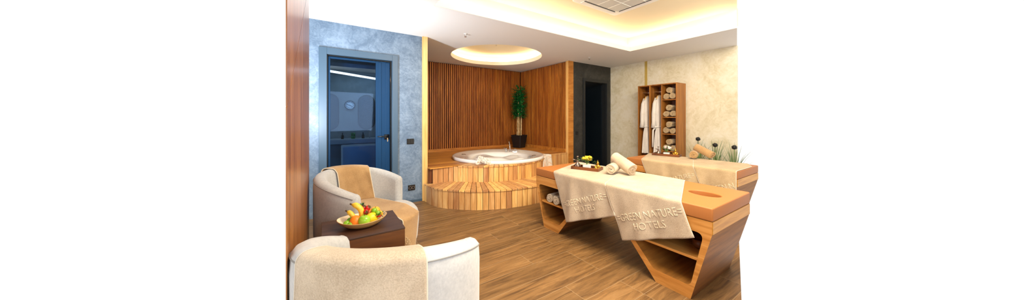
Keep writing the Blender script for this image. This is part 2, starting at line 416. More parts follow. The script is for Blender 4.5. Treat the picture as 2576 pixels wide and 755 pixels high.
bm = bmesh.new(); lathe(bm, [(0, .012), (.074, .012)], 32, R)
mesh_obj('clock_face', bm, M_white, t)
bm = bmesh.new()
for k in range(12):
    a = k*PI/6; Mk = Matrix.Rotation(a, 4, 'Y'); box(bm, -.004, .004, -.018, -.013, .048, .066, M=Mk)
mesh_obj('hour_marks', bm, M_black, t)
bm = bmesh.new(); box(bm, -.003, .003, -.021, -.017, -.01, .045, M=Matrix.Rotation(2.1, 4, 'Y')); box(bm, -.0025, .0025, -.022, -.018, -.01, .055, M=Matrix.Rotation(-1.3, 4, 'Y'))
mesh_obj('clock_hands', bm, M_black, t)
t = thing('vanity_counter', 'grey vanity counter under the oval mirrors behind the glass door', 'vanity', (0, 5.5, 0))
bm = bmesh.new(); box(bm, -.2, 1.25, .0, .49, .86, .93); mesh_obj('counter_top', bm, M_tile, t)
bm = bmesh.new(); box(bm, -.2, 1.25, .05, .49, .0, .86); mesh_obj('cabinet_body', bm, plain('grey_cabinet', (96, 100, 104), .5), t)
for x, kind, lab in ((.26, 0, 'soap bottle on the vanity nearest the left oval mirror'), (.585, 0, 'soap bottle on the vanity under the right oval mirror')):
    bm = bmesh.new(); lathe(bm, [(0, 0), (.022, 0), (.022, .06), (.008, .075), (.008, .1), (.016, .105), (0, .11)], 12)
    o = mesh_obj('soap_bottle', bm, M_black, None, True); o.location = (x, 5.75, .93); tag(o, lab, 'bottle')
bm = bmesh.new(); lathe(bm, [(0, 0), (.03, 0), (.04, .05), (0, .05)], 12)
for k in range(10): ball(bm, (.02*math.cos(k*2.4), .02*math.sin(k*2.4), .06+.004*k), .016, seg=8)
o = mesh_obj('potted_succulent', bm, M_leaf, None, True); o.location = (.425, 5.75, .93); tag(o, 'small round potted plant on the vanity counter below the clock', 'plant')
bm = bmesh.new(); tube(bm, [(0, 0, 0), (0, 0, .12), (0, -.03, .15), (0, -.1, .14)], .009, 8)
o = mesh_obj('basin_tap', bm, M_chrome, None, True); o.location = (.70, 5.8, .93); tag(o, 'chrome basin tap on the vanity counter by the right mirror', 'tap')
bm = bmesh.new()
box(bm, .22, 1.0, 5.0, 5.35, .0, .86); o = mesh_obj('cloth_covered_table', bm, M_tile); bevelmod(o, .02, 3)
tag(o, 'table under a grey cloth seen low through the glass door', 'table')

# switch + socket on the blue wall
def plate(name, label, cat, loc, wd, ht, n, hol=False, rot=0):
    t = thing(name, label, cat, loc, rot)
    mesh_obj('cover_plate', rbox(-wd/2, wd/2, -.010, 0, -ht/2, ht/2, .003), M_black, t)
    for k in range(n):
        x0 = -wd/2+.008+k*(wd-.016)/n
        if hol:
            bm = bmesh.new(); lathe(bm, [(.018, -.004), (.018, .006), (.022, .006), (.022, -.004)], 16, Matrix.Translation((x0+(wd-.016)/n/2, -.010, 0)) @ R)
            mesh_obj('socket_ring', bm, M_chrome, t)
        else:
            bm = bmesh.new(); box(bm, x0+.002, x0+(wd-.016)/n-.002, -.0135, -.010, -ht/2+.012, ht/2-.012); mesh_obj('rocker', bm, M_pot, t)
    return t
plate('light_switch', 'black double light switch on the blue wall beside the glass door', 'switch', (1.087, 4.377, .942), .105, .085, 2)
plate('power_socket', 'black power socket low on the blue wall above the floor', 'socket', (1.105, 4.377, .23), .105, .085, 2, True)
plate('light_switch', 'small black switch on the charcoal wall beside the dark doorway', 'switch', (4.768, 4.36, .959), .075, .08, 1)

# post, slatted alcove walls
bm = bmesh.new(); box(bm, 1.265, 1.345, 4.34, 4.50, 0, ZC); o = struct(mesh_obj('trim_4', bm, M_maple)); bevelmod(o, .003)
bm = bmesh.new(); box(bm, 1.30, 1.345, 4.50, 6.2, 0, ZC); struct(mesh_obj('wall_alcove_left', bm, M_slatback))
bm = bmesh.new(); box(bm, 4.485, 4.51, 4.36, 4.43, 0, ZC); o = struct(mesh_obj('trim_5', bm, M_maple)); bevelmod(o, .003)
bm = bmesh.new(); box(bm, 4.49, 4.64, 4.345, 4.365, 0, ZC); struct(mesh_obj('trim_6', bm, M_maple2))  # front face of the post in darker wood, its shade put into the colour
bm = bmesh.new(); box(bm, 1.345, 4.54, 6.20, 6.24, 0, ZC); struct(mesh_obj('wall_alcove_back', bm, M_slatback))
bm = bmesh.new(); box(bm, 4.535, 4.64, 4.365, 6.24, 0, ZC); struct(mesh_obj('wall_alcove_right', bm, M_slatback))
bm = bmesh.new(); tn = []
x = 1.36
while x < 4.47:
    box(bm, x, x+.029, 6.150, 6.18, .56, ZC-.012); tn += [.3+.4*random.random()]*6; x += .0495
bmesh.ops.recalc_face_normals(bm, faces=bm.faces)
o = struct(mesh_obj('trim_7', bm, M_slat)); set_tone(o, tn)
bm = bmesh.new(); tn = []
y = 4.44
while y < 6.14:
    box(bm, 4.485, 4.515, y, y+.029, .56, ZC-.012); tn += [.3+.4*random.random()]*6; y += .0495
o = struct(mesh_obj('trim_8', bm, M_slat)); set_tone(o, tn)
bm = bmesh.new(); box(bm, 1.345, 4.47, 6.13, 6.155, .53, .595); box(bm, 4.465, 4.49, 4.43, 6.155, .53, .61)
struct(mesh_obj('trim_9', bm, M_maple2))

# charcoal wall with doorway
bm = bmesh.new(); box(bm, 4.64, 5.02, 4.36, 4.48, 0, ZC); box(bm, 5.84, 6.05, 4.36, 4.48, 0, ZC); box(bm, 5.02, 5.84, 4.36, 4.48, 2.165, ZC)
struct(mesh_obj('wall_dark', bm, M_dark))
d2 = bpy.data.objects.new('door_2', None); C.objects.link(d2); struct(d2)
bm = bmesh.new(); box(bm, 4.968, 5.03, 4.335, 4.36, 0, 2.24); box(bm, 5.83, 5.911, 4.335, 4.36, 0, 2.24); box(bm, 5.03, 5.83, 4.335, 4.36, 2.165, 2.24)
box(bm, 5.02, 5.035, 4.36, 4.48, 0, 2.165); box(bm, 5.825, 5.84, 4.36, 4.48, 0, 2.165)
o = mesh_obj('door_frame', bm, M_dframe, d2); bevelmod(o, .003)
bm = bmesh.new(); box(bm, 5.785, 5.825, 4.48, 5.20, .0, 2.14); mesh_obj('door_leaf', bm, plain('dark_blue_lacquer', (8, 22, 32), .5), d2)
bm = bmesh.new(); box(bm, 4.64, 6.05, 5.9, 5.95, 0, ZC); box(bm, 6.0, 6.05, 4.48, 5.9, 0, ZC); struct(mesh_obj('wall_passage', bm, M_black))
bm = bmesh.new(); box(bm, 5.0, 5.42, 4.75, 4.8, 0, 2.35); struct(mesh_obj('wall_passage_side', bm, M_dark))

# wall behind the camera
bm = bmesh.new(); box(bm, -.22, 6.0, -1.25, -1.2, 0, ZC); struct(mesh_obj('wall_front', bm, M_cream))
bm = bmesh.new(); box(bm, -.22, -.17, -1.2, .28, 0, ZC); struct(mesh_obj('wall_left_front', bm, M_redwood))
# cream wall
bm = bmesh.new(); box(bm, 6.0, 6.05, 1.768, 4.40, 0, ZC); struct(mesh_obj('wall_right', bm, M_cream))
bm = bmesh.new(); box(bm, 5.992, 6.0, 3.395, 3.452, 0, ZC); struct(mesh_obj('trim_10', bm, M_gold))
# panelled wood wall on the left with a diagonal groove
bm = bmesh.new()
def zseam(y): return 1.36+(y-1.386)*.672
ya, yb = 1.362, 3.165
prism(bm, [(ya, 0), (yb, 0), (yb, zseam(yb)-.003), (ya, zseam(ya)-.003)], -.124, -.12, 'x')
prism(bm, [(ya, zseam(ya)+.003), (yb, zseam(yb)+.003), (yb, ZC), (ya, ZC)], -.124, -.12, 'x')
struct(mesh_obj('wall_left', bm, M_redwood))
bm = bmesh.new(); box(bm, -.139, -.124, 1.60, 3.165, 0, ZC); box(bm, -.17, -.139, 2.0, 3.165, 0, ZC); struct(mesh_obj('wall_left_core', bm, M_maple2))
bm = bmesh.new(); box(bm, -.17, -.122, 3.165, 3.185, 0, ZC); struct(mesh_obj('trim_11', bm, M_black))

# ------------------------------------------------------------ sprinklers, air conditioner
def sprinkler(x, y, z, label):
    t = thing('fire_sprinkler', label, 'sprinkler', (x, y, z))
    bm = bmesh.new(); lathe(bm, [(0, 0), (.028, 0), (.026, -.006), (.01, -.008), (.008, -.02), (0, -.02)], 16); mesh_obj('flange', bm, M_white, t, True)
    bm = bmesh.new(); tube(bm, [(-.010, 0, -.015), (-.014, 0, -.03), (0, 0, -.045)], .0025, 6); tube(bm, [(.010, 0, -.015), (.014, 0, -.03), (0, 0, -.045)], .0025, 6)
    lathe(bm, [(0, -.045), (.018, -.045), (.018, -.048), (0, -.048)], 12); mesh_obj('deflector', bm, M_chrome, t)
sprinkler(1.767, 3.848, ZC, 'small sprinkler head on the ceiling left of the round recess')
sprinkler(4.60, 3.862, ZC, 'small sprinkler head on the ceiling near the charcoal wall')
sprinkler(2.98, 4.95, 2.868, 'tiny sprinkler head inside the round ceiling recess')

t = thing('ceiling_air_conditioner', 'white square cassette air conditioner in the gold lit ceiling cove', 'air conditioner', (3.66, 2.585, 2.90))
def rrect(x0, x1, y0, y1, r, n=6):
    p = []
    for cx, cy, a in ((x1-r, y1-r, 0), (x0+r, y1-r, PI/2), (x0+r, y0+r, PI), (x1-r, y0+r, 3*PI/2)):
        for k in range(n+1): p.append((cx+r*math.cos(a+k*PI/2/n), cy+r*math.sin(a+k*PI/2/n)))
    return p
S = .95
curve_solid('casing', [rrect(-S, 0, -S, 0, .05)], .04, Matrix.Translation((0, 0, -.02)), M_white, t, .012)
bm = bmesh.new()
for a, b_, c_, d_ in ((-S+.14, -.14, -.10, -.045), (-S+.14, -.14, -S+.045, -S+.10), (-.10, -.045, -S+.14, -.14), (-S+.045, -S+.10, -S+.14, -.14)):
    box(bm, a, b_, c_, d_, -.047, -.040)
mesh_obj('air_flap', bm, M_paint, t)
bm = bmesh.new(); box(bm, -S+.15, -.15, -S+.15, -.15, -.052, -.040)
m_gr = plain('grey_grille', (206, 206, 202), .6)
mesh_obj('intake_grille', bm, m_gr, t)
bm = bmesh.new()
for k in range(1, 3): box(bm, -S+.15, -.15, -S+.15+k*.216, -S+.154+k*.216, -.056, -.052); box(bm, -S+.15+k*.216, -S+.154+k*.216, -S+.15, -.15, -.056, -.052)
mesh_obj('grille_ribs', bm, M_white, t)
bm = bmesh.new()
for a, b_, c_, d_ in ((-S+.15, -.15, -.115, -.105), (-.115, -.105, -S+.15, -.15)): box(bm, a, b_, c_, d_, -.045, -.0395)
mesh_obj('air_slot', bm, M_black, t)

# ------------------------------------------------------------ tub platform of teak boards
TC = (2.84, 4.645)
plat = thing('tub_platform', 'curved two step wooden platform of teak boards around the round tub', 'platform', (0, 0, 0))
lowp = [(1.29, 4.335), (1.315, 4.08), (1.392, 3.868), (1.595, 3.635), (1.805, 3.465), (2.08, 3.34), (2.35, 3.275), (2.65, 3.25), (3.0, 3.29), (3.35, 3.41), (3.7, 3.64), (3.98, 3.95), (4.15, 4.33)]
upp = [(1.40, 4.262), (1.60, 4.25), (1.722, 4.235)] + [(2.70+1.21*math.cos(math.radians(a)), 4.95+1.21*math.sin(math.radians(a))) for a in range(222, 329, 9)] + [(3.76, 4.37)]
NB = 46
NU = 33
LP = smoothpath([(x, y, 0) for x, y in lowp], NB); UPT = smoothpath([(x, y, 0) for x, y in upp], NB); UP = smoothpath([(x, y, 0) for x, y in upp], NU)
ZL, ZU = .275, .53
def risers(path, z0, z1, gap=.0035, th=.022):
    bm = bmesh.new(); tn = []
    for p, q in zip(path[1:-1], path[2:]):           # dark dowel in the nosing of every gap
        d = (q-p).normalized(); n = Vector((-d.y, d.x, 0)); c = p-n*.010; k = len(bm.faces)
        ball(bm, (c.x, c.y, z1+.011), .0055, seg=6, mi=1); tn += [.5]*(len(bm.faces)-k)
    for a, b_ in zip(path, path[1:]):
        d = (b_-a).normalized(); n = Vector((-d.y, d.x, 0))      # inward (path runs with the room on its right)
        a2 = a+d*gap; b2 = b_-d*gap
        prism(bm, [(p.x, p.y) for p in (a2, b2, b2+n*th, a2+n*th)], z0, z1); tn += [random.random()]*6
    return bm, tn
def treads(pa, pb, z0, z1, gap=.0035, over=.012, r=.008):
    bm = bmesh.new(); tn = []
    for i in range(len(pa)-1):
        a, b_, c, d = pa[i], pa[i+1], pb[i+1], pb[i]
        e = (b_-a).normalized(); n = Vector((-e.y, e.x, 0))
        a = a+e*gap-n*over; b_ = b_-e*gap-n*over; f = (c-d).normalized(); c = c-f*gap; d = d+f*gap
        t_ = random.random()
        prism(bm, [(p.x, p.y) for p in (a, b_, c, d)], z0, z1-.006); tn += [t_]*6
        a2 = a.lerp(d, .02); b2 = b_.lerp(c, .02)
        prism(bm, [(p.x, p.y) for p in (a2, b2, c, d)], z1-.006, z1); tn += [t_]*6
    return bm, tn
bm, tn = risers(LP, 0, ZL-.02); o = mesh_obj('lower_riser', bm, [M_board, M_black], plat); set_tone(o, tn)
bm, tn = treads(LP, UPT, ZL-.022, ZL); o = mesh_obj('lower_tread', bm, M_board, plat); set_tone(o, tn)
bm, tn = risers(UP, ZL, ZU-.02); o = mesh_obj('upper_riser', bm, [M_board, M_black], plat); set_tone(o, tn)
arc = UP[5:]
def tubpt(p, r=.80):
    v = Vector((p.x-TC[0], p.y-TC[1], 0)).normalized()*r; return Vector((TC[0]+v.x, TC[1]+v.y, 0))
bm, tn = treads(arc, [tubpt(p) for p in arc], ZU-.02, ZU+.003); o = mesh_obj('upper_tread', bm, M_board, plat); set_tone(o, tn)
# dark core so that gaps show black
bm = bmesh.new()
core_l = [(p.x, p.y) for p in [q+Vector((TC[0]-q.x, TC[1]-q.y, 0)).normalized()*.03 for q in LP]]
prism(bm, [(1.35, 4.40)]+core_l[1:]+[(4.12, 4.40)], .0, ZL-.03)
mesh_obj('platform_core', bm, M_slatback, plat)
bm = bmesh.new()
core_u = [(p.x, p.y) for p in [q+Vector((TC[0]-q.x, TC[1]-q.y, 0)).normalized()*.03 for q in UP]]
for a, b_ in zip(core_u, core_u[1:]):
    prism(bm, [a, b_, (b_[0]+(TC[0]-b_[0])*.02, b_[1]+(TC[1]-b_[1])*.02), (a[0]+(TC[0]-a[0])*.02, a[1]+(TC[1]-a[1])*.02)], ZL-.03, ZU-.022)
mesh_obj('riser_backing', bm, M_slatback, plat)
# deck planks along X behind
bm = bmesh.new(); tn = []
y = 4.23; rows = 0
while y < 6.12:
    y2 = min(y+.098, 6.128)
    def half(yy, r=.80): return math.sqrt(max(r*r-(yy-TC[1])**2, 0))
    hs_ = [half(y), half(y2)]
    xl = 1.345 if y > 4.3 else 1.345
    xr = 4.485 if y > 4.395 else 3.74
    z0, z1 = ZU-.022, ZU
    if max(hs_) > .02:
        parts = [(xl, TC[0]-hs_[0], TC[0]-hs_[1], xl), (TC[0]+hs_[0], xr, xr, TC[0]+hs_[1])]
    else: parts = [(xl, xr, xr, xl)]
    cut = []
    for k, (a, b_, c, d) in enumerate(parts):
        prism(bm, [(a, y+.003), (b_, y+.003), (c, y2-.003), (d, y2-.003)], z0, z1); tn += [random.random()]*6
    y += .10; rows += 1
o = mesh_obj('deck', bm, M_deckx, plat); set_tone(o, tn)
# right block front boards and left recess
bm = bmesh.new(); tn = []
x = 3.80
while x < 4.44: box(bm, x+.002, x+.080, 4.385, 4.405, 0, ZU-.015); tn += [random.random()*.6]*6; x += .084
box(bm, 3.79, 4.485, 4.375, 4.40, ZU-.02, ZU+.002); tn += [.5]*6
o = mesh_obj('side_riser', bm, M_board, plat); set_tone(o, tn)
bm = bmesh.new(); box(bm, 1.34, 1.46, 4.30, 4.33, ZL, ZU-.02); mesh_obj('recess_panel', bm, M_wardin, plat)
bm = bmesh.new(); box(bm, 1.345, 1.72, 4.225, 4.25, ZU-.022, ZU); o = mesh_obj('deck_edge', bm, M_deckx, plat); set_tone(o, [.8]*6)
# screw caps in the riser gaps

# tub
tub = thing('whirlpool_tub', 'large round white whirlpool tub set in the teak platform', 'bathtub', (TC[0], TC[1], 0))
bm = bmesh.new()
lathe(bm, [(.80, .50), (.885, .533), (.897, .540), (.897, .575), (.890, .588), (.875, .592), (.85, .590), (.76, .575), (.64, .558), (.60, .545), (.56, .48), (.52, .30), (.45, .16), (.3, .12), (0, .11)], 96)
mesh_obj('tub_shell', bm, M_acrylic, tub, True)
# moulded seats and foam-like humps rising inside
bm = bmesh.new(); G = 64; grid = {}
for i in range(G+1):
    for j in range(G+1):
        x = -.63+1.26*i/G; y = -.63+1.26*j/G
        r = math.hypot(x, y)
        if r > .62: continue
        h = .44
        for (cx, cy, s, a) in ((-.36, .02, .17, .125), (-.10, -.26, .16, .11), (.30, -.35, .13, .10), (.42, .10, .15, .09), (-.1, .42, .18, .10), (-.42, -.28, .12, .09)):
            h += a*math.exp(-((x-cx)**2+(y-cy)**2)/(2*s*s))
        h = min(h, .60)
        e = max(0, (r-.54)/.08); h = h*(1-e)+.53*e
        grid[i, j] = bm.verts.new((x, y, h))
for i in range(G):
    for j in range(G):
        q = [(i, j), (i+1, j), (i+1, j+1), (i, j+1)]
        if all(k in grid for k in q): bm.faces.new([grid[k] for k in q])
mesh_obj('moulded_seats', bm, M_acrylic, tub, True)
for k, (a, r) in enumerate(((215, .72), (318, .70), (140, .70))):
    bm = bmesh.new(); x, y = r*math.cos(math.radians(a)), r*math.sin(math.radians(a))
    Mt = Matrix.Translation((x, y, .574)) @ Matrix.Rotation(math.radians(a+90), 4, 'Z') @ Matrix.Rotation(-.12, 4, 'X')
    lathe(bm, [(.028, 0), (.034, .004), (.040, .004), (.042, 0)], 20, Mt); lathe(bm, [(0, .003), (.016, .003), (.018, 0)], 12, Mt)
    mesh_obj('jet_nozzle', bm, M_chrome, tub, True)
# fittings on the far rim of the tub
bm = bmesh.new(); box(bm, -.018, .018, -.018, .018, 0, .075); tube(bm, [(0, 0, .07), (0, 0, .085)], .016, 10); box(bm, -.075, .012, -.012, .012, .080, .094)
t = thing('tub_mixer', 'chrome tap lever on the tub rim, left of the hand shower', 'tap', (3.27, 5.03, .562), .3)
o = mesh_obj('mixer_body', bm, M_chrome, t); bevelmod(o, .003)
bm = bmesh.new(); tube(bm, [(0, 0, .04), (0, -.05, .035), (0, -.07, .02)], .010, 8); mesh_obj('spout', bm, M_chrome, t, True)
t = thing('hand_shower', 'chrome hand shower standing upright on the tub rim', 'hand shower', (3.36, 5.01, .562), -.55)
bm = bmesh.new(); tube(bm, [(0, 0, 0), (0, 0, .02)], .018, 12); tube(bm, [(0, 0, .01), (0, 0, .09), (-.012, 0, .15)], [.012, .012, .014], 10)
mesh_obj('handle', bm, M_chrome, t, True)
bm = bmesh.new(); box(bm, -.05, -.004, -.022, .022, 0, .10, M=Matrix.Translation((.008, 0, .135)) @ Matrix.Rotation(-.22, 4, 'Y') @ Matrix.Diagonal((.4, 1, 1, 1)))
o = mesh_obj('shower_head', bm, M_chrome, t); bevelmod(o, .004)
t = thing('tub_spout', 'low arched chrome spout on the tub rim, right of the hand shower', 'tap', (3.44, 4.95, .562), -.4)
bm = bmesh.new(); box(bm, -.05, .05, -.012, .012, 0, .02); tube(bm, [(-.035, 0, .01), (-.01, 0, .055), (.03, 0, .06), (.045, 0, .01)], .006, 8)
mesh_obj('spout_body', bm, M_chrome, t)

# shell ornament on the front deck
M_shell = plain('shell_cream', (246, 236, 222), .5)
t = thing('seashell_ornament', 'tilted white box crusted with cream seashells on the tub edge', 'ornament', (2.20, 4.04, .535), -.55)
Mt = Matrix.Translation((.0, 0, .052)) @ Matrix.Rotation(.28, 4, 'Y') @ Matrix.Rotation(-.5, 4, 'X')
bm = bmesh.new(); box(bm, -.12, .12, -.02, .03, -.045, .045, M=Mt); o = mesh_obj('box', bm, M_white, t); bevelmod(o, .005)
bm = bmesh.new(); rr = random.Random(3)
for k in range(90):
    p = Mt @ Vector((rr.uniform(-.12, .12), rr.uniform(-.05, -.018), rr.uniform(-.045, .045)))
    if p.z < .008: p.z = .008
    Mr = Matrix.Rotation(rr.random()*6, 4, 'X') @ Matrix.Rotation(rr.random()*6, 4, 'Z')
    ball(bm, p, rr.uniform(.008, .014), 1, .7, 1.2, 8, M=Mr)
mesh_obj('shells', bm, M_shell, t, True)
t = thing('seashell', 'white spiral seashell lying left of the crusted box', 'seashell', (2.055, 4.03, .535), .2)
bm = bmesh.new()
pts = []; rad = []
for k in range(60):
    a = k*.42; s = 1-k/62
    pts.append((.028*s*math.cos(a), .045*(1-s)-.02, .040+.028*s*math.sin(a))); rad.append(.017*s+.002)
tube(bm, pts, rad, 8)
for k in range(8):
    a = k*PI/4; tube(bm, [(.03*math.cos(a), -.02, .04+.03*math.sin(a)), (.048*math.cos(a), -.025, .042+.040*math.sin(a))], [.007, .001], 6)
mesh_obj('shell', bm, M_shell, t, True)

# ------------------------------------------------------------ towels
def drape(name, parent_label, cat, mat, sheet, na, nb, letter=None, group=None, th=.008, hem=True, keep=None):
    """sheet(a, b, off) -> world point; a,b in 0..1"""
    t = thing(name, parent_label, cat, (0, 0, 0), 0, group)
    bm = bmesh.new(); g = [[bm.verts.new(sheet(i/na, j/nb, 0)) for j in range(nb+1)] for i in range(na+1)]
    for i in range(na):
        for j in range(nb):
            if keep and not keep((i+.5)/na, (j+.5)/nb): continue
            bm.faces.new((g[i][j], g[i+1][j], g[i+1][j+1], g[i][j+1]))
    for v in [v for v in bm.verts if not v.link_faces]: bm.verts.remove(v)
    o = mesh_obj('cloth', bm, mat, t, True); solidify(o, th, 0)
    if hem:
        bm = bmesh.new(); kp = lambda a, b: (not keep) or keep(min(a, .999), min(b, .999))
        edge = [(i/na, 0) for i in range(na+1)]+[(1, j/nb) for j in range(1, nb+1)]+[((na-i)/na, 1) for i in range(1, na+1)]
        run = []
        for a, b_ in edge+[None, ]if False else edge:
            if kp(a, b_): run.append(sheet(a, b_, 0))
            else:
                if len(run) > 2: tube(bm, run, .0048, 6)
                run = []
        if len(run) > 2: tube(bm, run, .0048, 6)
        mesh_obj('hem', bm, M_hem, t, True)
    return t
def text_mesh(body, width, height, ext=0):
    cu = bpy.data.curves.new('lettering', 'FONT'); cu.body = body; cu.size = 1; cu.align_x = 'CENTER'; cu.offset = -.008; cu.resolution_u = 3
    tmp = bpy.data.objects.new('lettering', cu); C.objects.link(tmp)
    dg = bpy.context.evaluated_depsgraph_get(); me = bpy.data.meshes.new_from_object(tmp.evaluated_get(dg))
    bpy.data.objects.remove(tmp); bpy.data.curves.remove(cu)
    xs = [v.co.x for v in me.vertices]; ys = [v.co.y for v in me.vertices]
    x0, x1, y0, y1 = min(xs), max(xs), min(ys), max(ys)
    for v in me.vertices: v.co = ((v.co.x-(x0+x1)/2)/(x1-x0)*width, (v.co.y-(y0+y1)/2)/(y1-y0)*height, 0)
    return me
M_letter = cloth('woven_letters', (216, 196, 164), (232, 216, 188), 200, .3)
M_letter2 = cloth('woven_letters_tan', (214, 184, 136), (226, 198, 154), 200, .3)
def lettering(t, fn, cx, rows, mat, keep=None):
    """rows: (text, width, height, row position); fn(xalong, up, off) -> point"""
    bm = bmesh.new()
    for body, wd, ht, v0 in rows:
        me = text_mesh(body, wd, ht); b2 = bmesh.new(); b2.from_mesh(me)
        bmesh.ops.triangulate(b2, faces=b2.faces)
        bmesh.ops.subdivide_edges(b2, edges=[e for e in b2.edges if e.calc_length() > .012], cuts=1, use_grid_fill=False)
        bmesh.ops.triangulate(b2, faces=b2.faces)
        for v in b2.verts: v.co = (v.co.x+cx, v.co.y+v0, 0)
        if keep:
            dl = [v for v in b2.verts if not keep(v.co.x, v.co.y)]; bmesh.ops.delete(b2, geom=dl, context='VERTS')
        for v in b2.verts: v.co = fn(v.co.x, v.co.y, .006)
        tm = bpy.data.meshes.new('tmp'); b2.to_mesh(tm); b2.free(); bm.from_mesh(tm); bpy.data.meshes.remove(tm)
    o = mesh_obj('lettering', bm, mat, t); solidify(o, .002, 0)

def fold_bed(t, Y, X1, X0, zt, off, ph):
    """unfolded distance t from the far edge X1 toward the near edge X0, then hanging down"""
    W = X1-X0; r = .018
    if t < -.0:
        hang = min(-t, .5); return Vector((X1+.012+off, Y, zt-.004-hang))
    if t <= W-r: return Vector((X1-t, Y, zt+off))
    s = t-(W-r); L = r*PI/2
    if s < L:
        a = s/r; return Vector((X0+r-(r+off)*math.sin(a), Y, zt-r+(r+off)*math.cos(a)))
    h = s-L
    k = min(1, h/.30)
    wav = .016*k*(math.sin(Y*19+ph)+.5*math.sin(Y*37+ph*2+1)) + .010*k
    return Vector((X0-off-wav, Y, zt-r-h))
ANG = math.radians(22)
def bed_towel(label, X0, X1, zt, FLt, FLY, ph, group, ymin=None, mat=M_towel, wd=.61):
    ln = 1.45
    W = X1-X0
    # front-left corner at unfolded (W+FLt, FLY); a runs from front to back, b left to right
    ua = (-math.cos(ANG), math.sin(ANG)); ub = (-math.sin(ANG), -math.cos(ANG))
    def uv(a, b, cl=True):
        Y = FLY+ua[1]*a+ub[1]*b
        return (W+FLt+ua[0]*a+ub[0]*b, max(Y, ymin) if (ymin and cl) else Y)
    def sheet(a, b, off): 
        t, Y = uv(a*ln, b*wd); return fold_bed(t, Y, X1, X0, zt, off, ph)
    def fn(x, up, off):
        t, Y = uv(up, x+wd/2); return fold_bed(t, Y, X1, X0, zt, off, ph)
    kp = None
    t = drape('bath_towel', label, 'towel', mat, sheet, 120, 44, group=group, keep=kp)
    lk = (lambda x, up: uv(up, x+wd/2, False)[1] > ymin+.005) if ymin else None
    lettering(t, fn, 0, [('=GREEN NATURE=', .585, .060, .185), ('HOTELS', .27, .056, .105)], M_letter, lk)
    return t
def rolled_towel(name, label, loc, rot, R_=.06, L_=.26, mat=M_towel, turns=3.4, seed=0, group=None, r0=.010):
    bm = bmesh.new(); n = 84; seg = 6; rr = random.Random(seed)
    ph = rr.random()*6
    th = (R_-r0)/turns*.86
    prev = None; secs = []
    for i in range(n+1):
        a = 2*PI*turns*i/n+ph; r = r0+(R_-r0)*i/n
        r *= 1+.03*math.sin(a*3+ph)
        row = []
        for k in range(seg+1):
            y = -L_/2+L_*k/seg; jit = .004*math.sin(a*1.7+k) if k in (0, seg) else 0
            for rad, dy in ((r, 0), (r-th, 0)):
                row.append(bm.verts.new((rad*math.cos(a), y+jit*(1 if k else -1), rad*math.sin(a))))
        secs.append(row)
    for i in range(n):
        A, B = secs[i], secs[i+1]
        for k in range(seg):
            bm.faces.new((A[2*k], B[2*k], B[2*k+2], A[2*k+2])); bm.faces.new((A[2*k+1], A[2*k+3], B[2*k+3], B[2*k+1]))
        bm.faces.new((A[0], A[1], B[1], B[0])); bm.faces.new((A[2*seg], B[2*seg], B[2*seg+1], A[2*seg+1]))
    for S_ in (secs[0], secs[-1]):
        for k in range(seg): bm.faces.new((S_[2*k], S_[2*k+2], S_[2*k+3], S_[2*k+1]))
    o = mesh_obj(name, bm, mat, None, True); o.location = loc; o.rotation_euler = rot
    bv = o.modifiers.new('bevel', 'BEVEL'); bv.width = .004; bv.segments = 2; bv.limit_method = 'ANGLE'; bv.angle_limit = 1.0
    tag(o, label, 'towel', group); return o

